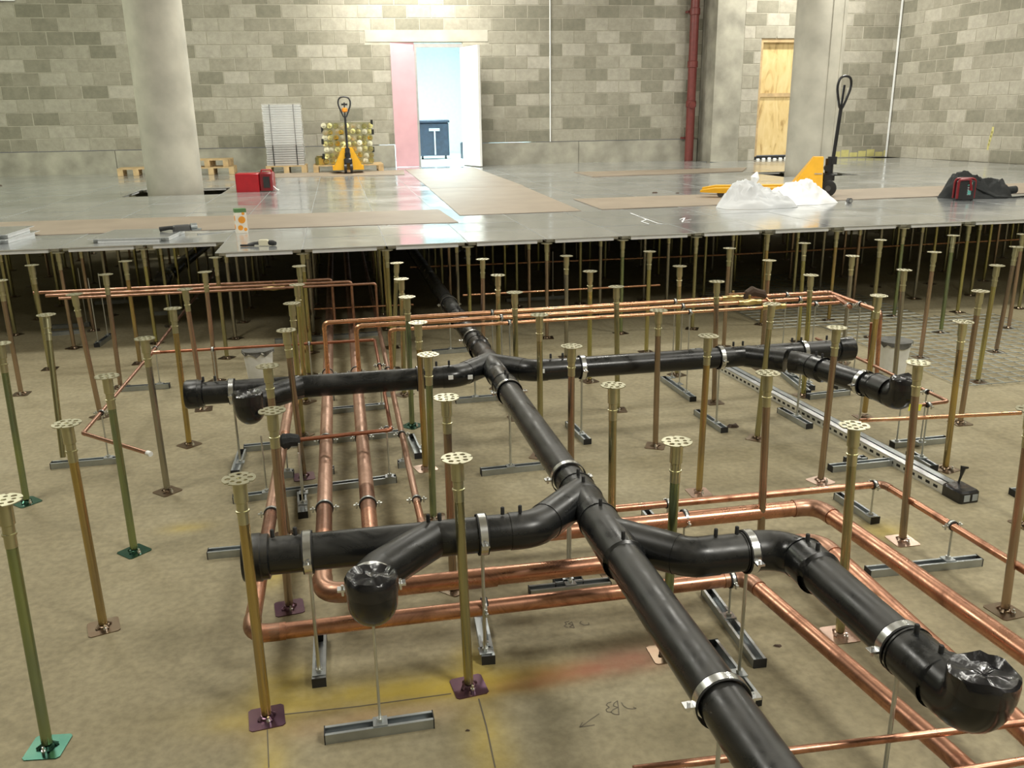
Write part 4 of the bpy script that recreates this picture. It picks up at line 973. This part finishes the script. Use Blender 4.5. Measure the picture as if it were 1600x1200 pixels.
# wire mesh sheets on the slab
for (x0, x1, y0, y1, lb) in ((4.2, 5.6, 4.0, 6.2, 'steel wire mesh sheet on the slab, further one'), (4.6, 6.2, 2.3, 4.1, 'steel wire mesh sheet lying on the slab at the right edge, nearer one')):
    q = MB(); x = x0
    while x < x1: q.cyl((x, y0, .012), (x, y1, .012), .003, 4); x += .1
    y = y0
    while y < y1: q.cyl((x0, y, .016), (x1, y, .016), .003, 4); y += .1
    o = link('wire_mesh', q.mesh('wire_mesh', 'mesh_wire')); tag(o, lb, 'wire mesh')
# small rubbish on the slab
def scrap(x, y, s, label, z=0, mat='debris'):
    q = MB(); n = 9; top = [(s*R.uniform(.5, 1)*math.cos(2*PI*k/n), s*.6*R.uniform(.5, 1)*math.sin(2*PI*k/n)) for k in range(n)]
    vs = [(a, b, 0) for a, b in top] + [(a*.6, b*.6, s*R.uniform(.1, .35)) for a, b in top]
    q.add(vs, [tuple(range(n-1,-1,-1)), tuple(range(n, 2*n))] + [(i, (i+1) % n, (i+1) % n+n, i+n) for i in range(n)])
    o = link('debris_scrap', q.mesh('debris_scrap', mat), None, (x, y, z)); tag(o, label, 'debris')
scrap(2.93, 1.86+.12, .05, 'crumpled brown scrap on the slab left of the long strut bars')
scrap(2.18, .02, .018, 'small dark crumb on the slab between the two black arms')
scrap(2.75, 3.35, .14, 'dark lid shaped scrap on the slab behind the crossing copper pipes', 0, 'wet_plaster')
scrap(1.14, -.17, .010, 'tiny dark crumb on the slab in front of the purple based pedestal')

# ================================================================ ON THE LAID FLOOR
def board(label, pts, z=FT, th=.0045, curl=0):
    q = MB(); n = len(pts)
    vs = [(a, b, z+.0008) for a, b in pts] + [(a, b, z+th) for a, b in pts]
    q.add(vs, [tuple(range(n-1,-1,-1)), tuple(range(n, 2*n))] + [(i, (i+1) % n, (i+1) % n+n, i+n) for i in range(n)])
    o = link('protection_board', q.mesh('protection_board', 'hardboard')); return tag(o, label, 'board')
board('brown protection board on the laid floor at the left, passing behind the juice carton', [(-3.4, 5.72), (-1.2, 5.66), (-.2, 5.58), (1.9, 5.46), (1.86, 6.66), (-3.4, 6.95)])
board('brown protection board in the walkway, nearest the open floor edge', [(1.99, 6.03), (3.18, 6.04), (3.3, 9.4), (2.05, 9.42)])
board('brown protection board in the walkway leading up to the doorway', [(2.06, 9.44), (3.32, 9.42), (3.38, 14.3), (2.1, 14.2)])
board('brown protection board running right behind the white bag to the right edge', [(3.40, 6.09), (4.6, 6.13), (6.76, 6.2), (9.6, 6.24), (9.6, 7.40), (3.43, 7.28)], th=.007)
board('brown protection board towards the back, left of the right column', [(4.65, 10.75), (7.2, 11.0), (7.7, 11.9), (4.68, 11.95)], th=.012)
board('brown protection board along the back wall beneath the pallets', [(-.36, 12.75), (1.97, 12.6), (2.05, 13.9), (-.36, 13.9)], th=.010)

# lifted and spare floor panels
def spare(x, y, rz, z, label, group=None):
    o = link('floor_panel', pm, None, (x, y, z)); o.rotation_euler = (0, 0, rz); tag(o, label, 'floor panel', group)
spare(-.70, 5.24, -.10, FT+.001, 'loose galvanised floor panel lying on the laid floor beneath the hand tool')
spare(-1.92, 5.46, -.12, FT+.001, 'lower of two loose floor panels stacked at the left frame edge')
spare(-1.95, 5.48, -.04, FT+.037, 'upper of two loose floor panels stacked at the left frame edge')
q = thing('steel_strip', 'thin angled metal strip lying right of the hand tool', 'strip', (-.08, 5.42, FT))
loc_obj('strip', MB().box(-.22, .22, -.012, .012, .0, .008, Matrix.Rotation(.5, 4, 'Z')), 'bright_galv', q)

# juice carton
jc = thing('juice_carton', 'orange juice carton standing on the laid floor behind the small cream tool', 'carton', (.075, 5.33, FT), .25)
loc_obj('body', MB().box(-.045, .045, -.0372, .037, 0, .195), 'juice_white', jc)
q = MB(); q.box(-.0455, .0455, -.0385, -.0372, .168, .195); q.box(-.0465, -.0450, -.0375, .0375, .168, .195); loc_obj('green_print', q, 'juice_green', jc)
q = MB()
for x, z, r in ((.004, .108, .029), (.018, .158, .012), (-.012, .044, .021), (.027, .030, .014)):
    q.cyl((x, -.0372, z), (x, -.0392, z), r, 14)
for y, z, r in ((0, .12, .022), (.01, .05, .02)): q.cyl((-.0450, y, z), (-.0470, y, z), r, 14)
loc_obj('orange_print', q, 'juice_orange', jc)
loc_obj('folded_top', MB().box(-.045, .045, -.037, .037, .195, .198), 'juice_green', jc)
# cream and black hand tool near the edge
t = thing('hand_tool', 'small cream and black tool lying at the floor edge in front of the juice carton', 'tool', (.30, 4.46, FT), -.15)
loc_obj('body', MB().cbox(-.02, .055, -.02, .02, .005, .045, .008), 'cream_plastic', t)
loc_obj('grip', MB().sweep([(.05,0,.022),(.08,0,.02),(.105,-.01,.016)], [.017,.02,.014], 10), 'rubber', t)
loc_obj('jaw', MB().sweep([(-.02,0,.02),(-.06,.01,.018),(-.10,.0,.010)], [.013,.011,.008], 8), 'jack_grey', t)
loc_obj('blade', MB().box(-.15, -.05, -.03, -.01, .002, .014), 'rubber', t)
# hand tool on the loose panel
t = thing('hand_tool', 'dark grey power tool lying on the loose panel left of the juice carton', 'tool', (-.38, 5.30, FT+.036), .35)
loc_obj('body', MB().cbox(-.08, .06, -.025, .025, .0, .05, .012), 'jack_grey', t)
loc_obj('head', MB().cyl((.06,0,.03), (.11,0,.03), .026, 14), 'strut_galv', t)
loc_obj('handle', MB().sweep([(-.07,0,.03),(-.10,.02,.03),(-.17,.05,.02)], [.018,.016,.020], 10), 'rubber', t)
loc_obj('guard', MB().cyl((.10,0,.0), (.10,0,.012), .045, 16), 'strut_galv', t)
# red box
t = thing('site_heater', 'red metal box with dark end cap on the laid floor by the left column', 'box', (-.25, 9.95, FT), -.12)
loc_obj('body', MB().cbox(-.17, .13, -.12, .12, 0, .235, .012), 'red_paint', t)
loc_obj('end_cap', MB().cbox(.13, .30, -.11, .14, .01, .245, .02), 'red_dark', t)
loc_obj('handle', MB().sweep(fillet([(.15,.0,.24),(.15,.0,.27),(.28,.0,.27),(.28,0,.24)], .02), .010, 8), 'red_paint', t)
loc_obj('vent', MB().box(.19, .27, -.125, -.109, .05, .19), 'rubber', t)
loc_obj('cord', MB().sweep([(.30,-.05,.06),(.34,-.08,.03),(.37,-.07,.01)], .008, 6), 'render_white', t)

# pallets
def pallet(x, y, rz, label, w_=1.0, d_=.8, z=FT+.002, nb=5):
    t = thing('pallet', label, 'pallet', (x, y, z), rz)
    for k in range(nb):
        yy = -d_/2 + (d_-.09)*k/(nb-1); loc_obj('deck_board', MB().box(-w_/2, w_/2, yy, yy+.09, .108, .128), 'wood', t)
    for k in range(3):
        xx = -w_/2 + (w_-.09)*k/2
        for j in range(3): yy = -d_/2+(d_-.1)*j/2; loc_obj('block', MB().box(xx, xx+.09, yy, yy+.1, .018, .108), 'wood', t)
        loc_obj('bottom_board', MB().box(xx, xx+.09, -d_/2, d_/2, 0, .018), 'wood', t)
    return t
pallet(-1.30, 14.45, .03, 'wooden pallet against the back wall just right of the left column, lower one', .78, .7)
pallet(-1.34, 14.50, -.05, 'wooden pallet on top of another, just right of the left column', .72, .6, FT+.132)
pallet(-2.62, 14.7, .1, 'wooden pallet against the back wall peeping out left of the left column', .6, .6)
# shrink wrapped stack of panels
pallet(.0, 14.33, 0, 'narrow wooden pallet under the tall strapped stack of silver floor panels', .70, .66)
z = FT+.132
st = thing('panel_stack', 'tall strapped stack of silver floor panels wrapped in clear film by the back wall', 'panel stack', (.0, 14.33, z))
pmb = MB(); pmb.box(-.32, .32, -.3, .3, 0, .033); pmb.box(-.325, .325, -.305, .305, .026, .033)
pm2 = pmb.mesh('floor_panel', 'bright_galv')
for k in range(26):
    o = link('floor_panel', pm2, st, (R.uniform(-.008, .008)-.0, R.uniform(-.006, .006), .0395*k)); o.rotation_euler = (0, 0, R.uniform(-.01, .01))
for sx in (-.2, .2):
    q = MB(); q.box(sx-.008, sx+.008, -.315, -.310, 0, 1.03); q.box(sx-.008, sx+.008, -.315, .315, 1.023, 1.028); q.box(sx-.008, sx+.008, .310, .315, 0, 1.03); loc_obj('strap', q, 'fabric_black', st)
n = 18; m = MB(); vs = []
for i in range(n+1):
    for j in range(n+1): vs.append((-.33+.66*i/n, -.318-R.uniform(0, .012), .35+.69*j/n))
m.add(vs, [(i*(n+1)+j, (i+1)*(n+1)+j, (i+1)*(n+1)+j+1, i*(n+1)+j+1) for i in range(n) for j in range(n)], False)
fm, nt, b = newmat('clear_film'); b.inputs['Base Color'].default_value = (1, 1, 1, 1); b.inputs['Roughness'].default_value = .12; b.inputs['Alpha'].default_value = .22
loc_obj('clear_film', m, 'clear_film', st)
# yellowish crate of pedestal heads
pallet(1.08, 14.20, 0, 'wide wooden pallet under the glittering stack of pedestal parts', 1.22, .8)
st = thing('pedestal_parts_stack', 'glittering yellow stack of packed pedestal parts behind the pallet truck by the wall', 'parts stack', (1.10, 14.2, FT+.132))
loc_obj('core', MB().box(-.42, .42, -.28, .3, 0, .71), 'sleeve_gold', st)
cm = MB().lathe([(.047, 0), (.047, .004), (.030, .005), (.017, .006), (.017, .03)], (0,0,0), 12).mesh('pedestal_head', 'head_gold')
cm2 = MB().lathe([(.047, 0), (.047, .004), (.030, .005), (.017, .006), (.017, .03)], (0,0,0), 12).mesh('pedestal_head', 'tube_yellow')
for i in range(9):
    for j in range(7):
        o = link('pedestal_head', R.choice((cm, cm2, cm2)), st, (-.39+.0975*i+R.uniform(-.012, .012), -.285-R.uniform(0, .03), .055+.10*j+R.uniform(-.012, .012))); o.rotation_euler = (PI/2+R.uniform(-.35, .35), R.uniform(-.35, .35), 0)
q = MB()
for (x, z_) in ((-.44, .1), (-.44, .35), (-.43, .55), (.43, .2), (.44, .5), (.43, .66)): q.box(x-.02, x+.02, -.31, -.27, z_, z_+.09)
loc_obj('corner_protector', q, 'fabric_black', st)
t = thing('parts_box', 'small yellowish bag of parts at the left end of the wide pallet', 'box', (.60, 13.98, FT+.132), .3)
loc_obj('body', MB().cbox(-.085, .085, -.07, .07, 0, .15, .03), 'tube_yellow', t)
loc_obj('flap', MB().box(-.07, .07, -.06, .06, .15, .156), 'head_gold', t)

# pallet trucks
def jack(loc, rz, label, hx=.16, body='yellow_paint', grip='jack_black', top=1.235, knob=False, turn=(0, 1, 0)):
    t = thing('pallet_truck', label, 'pallet truck', loc, rz)
    for s in (-1, 1):
        q = MB(); y0, y1 = s*.19-.075, s*.19+.075
        q.add([(-.2,y0,.05),(-1.12,y0,.05),(-1.27,y0+.03,.055),(-.2,y1,.05),(-1.12,y1,.05),(-1.27,y1-.03,.055),
               (-.2,y0,.115),(-1.12,y0,.10),(-1.27,y0+.03,.075),(-.2,y1,.115),(-1.12,y1,.10),(-1.27,y1-.03,.075)],
              [(0,3,4,1),(1,4,5,2),(6,7,10,9),(7,8,11,10),(0,1,7,6),(1,2,8,7),(3,9,10,4),(4,10,11,5),(2,5,11,8),(0,6,9,3)])
        loc_obj('fork', q, body, t); loc_obj('fork_roller', MB().cyl((-1.05, s*.19-.03, .04), (-1.05, s*.19+.03, .04), .038, 12), 'jack_grey', t)
    q = MB(); b0, t0 = .265, .085
    prof = [(-.36, .05, b0), (.0, .05, b0), (.0, .42, t0), (-.10, .42, t0)]
    vs = [(x, -w_, z_) for x, z_, w_ in prof] + [(x, w_, z_) for x, z_, w_ in prof]
    q.add(vs, [(0,1,2,3), (7,6,5,4), (0,4,5,1), (1,5,6,2), (2,6,7,3), (3,7,4,0)]); loc_obj('chassis', q, body, t)
    q = MB(); q.cyl((.07,0,.17), (.07,0,.40), .042, 16); q.cbox(.0, .13, -.07, .07, .17, .25, .02); q.cyl((.05,-.05,.30),(.05,.05,.30),.035,12); loc_obj('pump', q, 'jack_black', t)
    for s in (-1, 1): loc_obj('wheel', MB().sweep([(.07, s*.05-.022, .09), (.07, s*.05-.02, .09), (.07, s*.05+.02, .09), (.07, s*.05+.022, .09)], [.08, .088, .088, .08], 22), 'jack_black', t); loc_obj('hub', MB().cyl((.07, s*.05-.026, .09), (.07, s*.05+.026, .09), .03, 12), 'jack_grey', t)
    a = Vector((.10, 0, .36)); b = Vector((hx, 0, .92)); d = (b-a).normalized()
    loc_obj('handle_shaft', MB().cyl(a, b, .019, 12).box(.05, .14, -.035, .035, .34, .42), grip, t)
    e = b+d*(top-.92); sz = Vector(turn); L = top-.92
    pts = [b-d*.02, b+d*L*.35+sz*.07, b+d*L*.68+sz*.10, b+d*L*.93+sz*.075, e, b+d*L*.93-sz*.075, b+d*L*.68-sz*.10, b+d*L*.35-sz*.07]
    pp = []; n = len(pts)
    for i in range(n):
        p0, p1, p2, p3 = pts[(i-1) % n], pts[i], pts[(i+1) % n], pts[(i+2) % n]
        for s in (0, .33, .66): pp.append(.5*((2*p1)+(p2-p0)*s+(2*p0-5*p1+4*p2-p3)*s*s+(-p0+3*p1-3*p2+p3)*s**3))
    loc_obj('handle_loop', MB().sweep(pp, .013, 8, closed=True), grip, t)
    loc_obj('control_lever', MB().cyl(b, b+d*L*.72, .012, 8), grip, t)
    if knob: loc_obj('knob', MB().lathe([(.02,0),(.045,.015),(.045,.06),(.02,.075)], b+d*.07, 14), 'orange_plastic', t); loc_obj('grip_lever', MB().box(b.x-.01, b.x+.01, -.05, .05, 1.10, 1.13), 'jack_black', t)
    return t
j1 = jack((6.03, 6.62, FT+.006), math.radians(-26), 'yellow pallet truck with tall black handle, in front of the right column', .135, turn=(.72, .69, 0))
# grey lettering plate on the side
q = MB()
for k in range(5): q.add([(-.085+.016*k, -.178, .245), (-.074+.016*k, -.178, .245), (-.074+.016*k, -.172, .257), (-.085+.016*k, -.172, .257)], [(0,1,2,3)])
o = loc_obj('name_lettering', q, 'label_grey', j1); o['label'] = 'small dark lettering on the side plate'
j2 = jack((1.07, 13.30, FT+.016), -PI/2, 'yellow and black pallet truck parked against the glittering stack by the back wall', .10, knob=True)

# white plastic bag: crumpled sheets
def lump(name, mat, parent, cx, cy, rx, ry, hs, seed, n=60, nr=26, crump=.05, base=.035):
    """crumpled film or cloth heap: flat-topped humps with ridged creases, rolled under at the floor"""
    vs = []; m = MB()
    for i in range(nr+1):
        f = i/nr
        for k in range(n):
            a = 2*PI*k/n; wob = 1 + .08*math.sin(3*a+seed) + .05*math.sin(7*a+seed*2)
            edge = 1 if f < .96 else .985
            x = rx*f*wob*math.cos(a)*edge; y = ry*f*wob*math.sin(a)*edge
            h = base
            for (hx, hy, hrx, hry, hh) in hs:
                d = ((x-hx)/hrx)**2+((y-hy)/hry)**2; h += hh*math.exp(-d**1.7)
            v = Vector((x*8+seed, y*10, seed*1.7))
            rdg = (1-2*abs(mnoise.noise(v)))*.6 + (1-2*abs(mnoise.noise(v*2.3)))*.4
            h = h*(1+.18*rdg) + crump*(rdg-.4)*min(1, h*8)
            fall = (1-f**8)
            jx = mnoise.noise(v*1.6+Vector((9,0,0)))*.02; jy = mnoise.noise(v*1.6+Vector((0,9,0)))*.02
            vs.append((x+jx*fall, y+jy*fall, max(h*fall, 0)))
    m.add(vs, [(i*n+k, (i+1)*n+k, (i+1)*n+(k+1) % n, i*n+(k+1) % n) for i in range(nr) for k in range(n)], True)
    o = link(name, m.mesh(name, mat), parent, (cx, cy, 0)); return o
bg = thing('plastic_bag', 'crumpled see-through grey plastic bag heap, left of the whiter bag', 'bag', (4.93, 5.88, FT+.002), -.06)
lump('clear_film', 'bag_grey', bg, -.02, .0, .40, .27, [(-.12, .06, .20, .16, .12), (-.04, .0, .30, .2, .05), (.22, .0, .16, .18, .05)], 3)
bh = thing('plastic_bag', 'bright white crumpled plastic bag in front of the yellow pallet truck', 'bag', (5.44, 6.06, FT+.002), -.06)
lump('white_film', 'bag_white', bh, .0, .0, .40, .24, [(-.02, .02, .25, .18, .12), (.20, .0, .18, .14, .05)], 8)
loc_obj('gathered_neck', MB().sweep([(-.42,.06,.10),(-.43,.07,.20),(-.42,.07,.26),(-.40,.07,.315)], [.05,.028,.045,.008], 9), 'bag_white', bh)
# dark holdall and site radio at right
rd = thing('site_radio', 'dark boxy site radio with red frame and cyan label, right of the pallet truck', 'radio', (7.16, 5.80, FT), -.45)
loc_obj('body', MB().cbox(-.085, .085, -.07, .07, .012, .20, .012), 'jack_black', rd)
loc_obj('red_frame', MB().sweep(fillet([(-.075,-.075,.02),(-.075,-.075,.205),(.03,-.075,.215),(.05,-.075,.10)], .03), .013, 8), 'red_dark', rd)
loc_obj('roll_bar', MB().sweep(fillet([(-.095,.0,.02),(-.095,.0,.215),(.095,.0,.215),(.095,0,.02)], .04), .012, 8), 'red_dark', rd)
q = MB(); q.add([(.01,-.0715,.15),(.055,-.0715,.185),(.055,-.0715,.15)], [(0,1,2)]); q.box(.02, .05, -.0725, -.0705, .06, .10); loc_obj('cyan_label', q, 'cyan_label', rd)
q = MB()
for k in range(4):
    for j in range(2): q.box(.015+.02*j, .030+.02*j, -.0725, -.0708, .055+.022*k, .07+.022*k)
loc_obj('button', q, 'label_grey', rd)
for sx in (-.07, .07): loc_obj('foot', MB().cyl((sx, -.05, 0), (sx, -.05, .014), .012, 8), 'rubber', rd)
hb = thing('holdall', 'slumped black fabric bag lying behind and right of the site radio', 'bag', (7.48, 6.02, FT+.002), -.2)
lump('fabric', 'fabric_black', hb, 0, 0, .38, .20, [(-.20, 0, .16, .14, .17), (.08, 0, .2, .13, .12), (.28, 0, .1, .09, .06)], 11)
loc_obj('strap', MB().sweep([(-.1,-.1,.12),(.1,-.2,.02),(.3,-.18,.008),(.45,-.1,.008)], .010, 6), 'fabric_black', hb)
loc_obj('nozzle', MB().cyl((.30,0,.06),(.42,.02,.07),.04,12), 'fabric_black', hb)
t = thing('tape_measure', 'small silver and black tape measure on the bare panels right of the white bags', 'tool', (5.93, 5.88, FT), .2)
loc_obj('case', MB().cyl((0,-.018,.026), (0,.018,.026), .026, 16), 'jack_grey', t); loc_obj('face', MB().cyl((0,-.020,.026), (0,-.018,.026), .018, 14), 'band_steel', t); loc_obj('tongue', MB().box(-.045, 0, -.01, .01, .001, .012), 'band_steel', t)
scrap(4.55, 7.75, .05, 'dark scrap on the laid floor, left of the pallet truck forks', FT+.001)
scrap(4.78, 7.62, .03, 'smaller dark scrap next to the larger one near the fork tips', FT+.001)
scrap(-4.2, 12.6, .05, 'small dark scrap on the laid floor at far left', FT+.001)
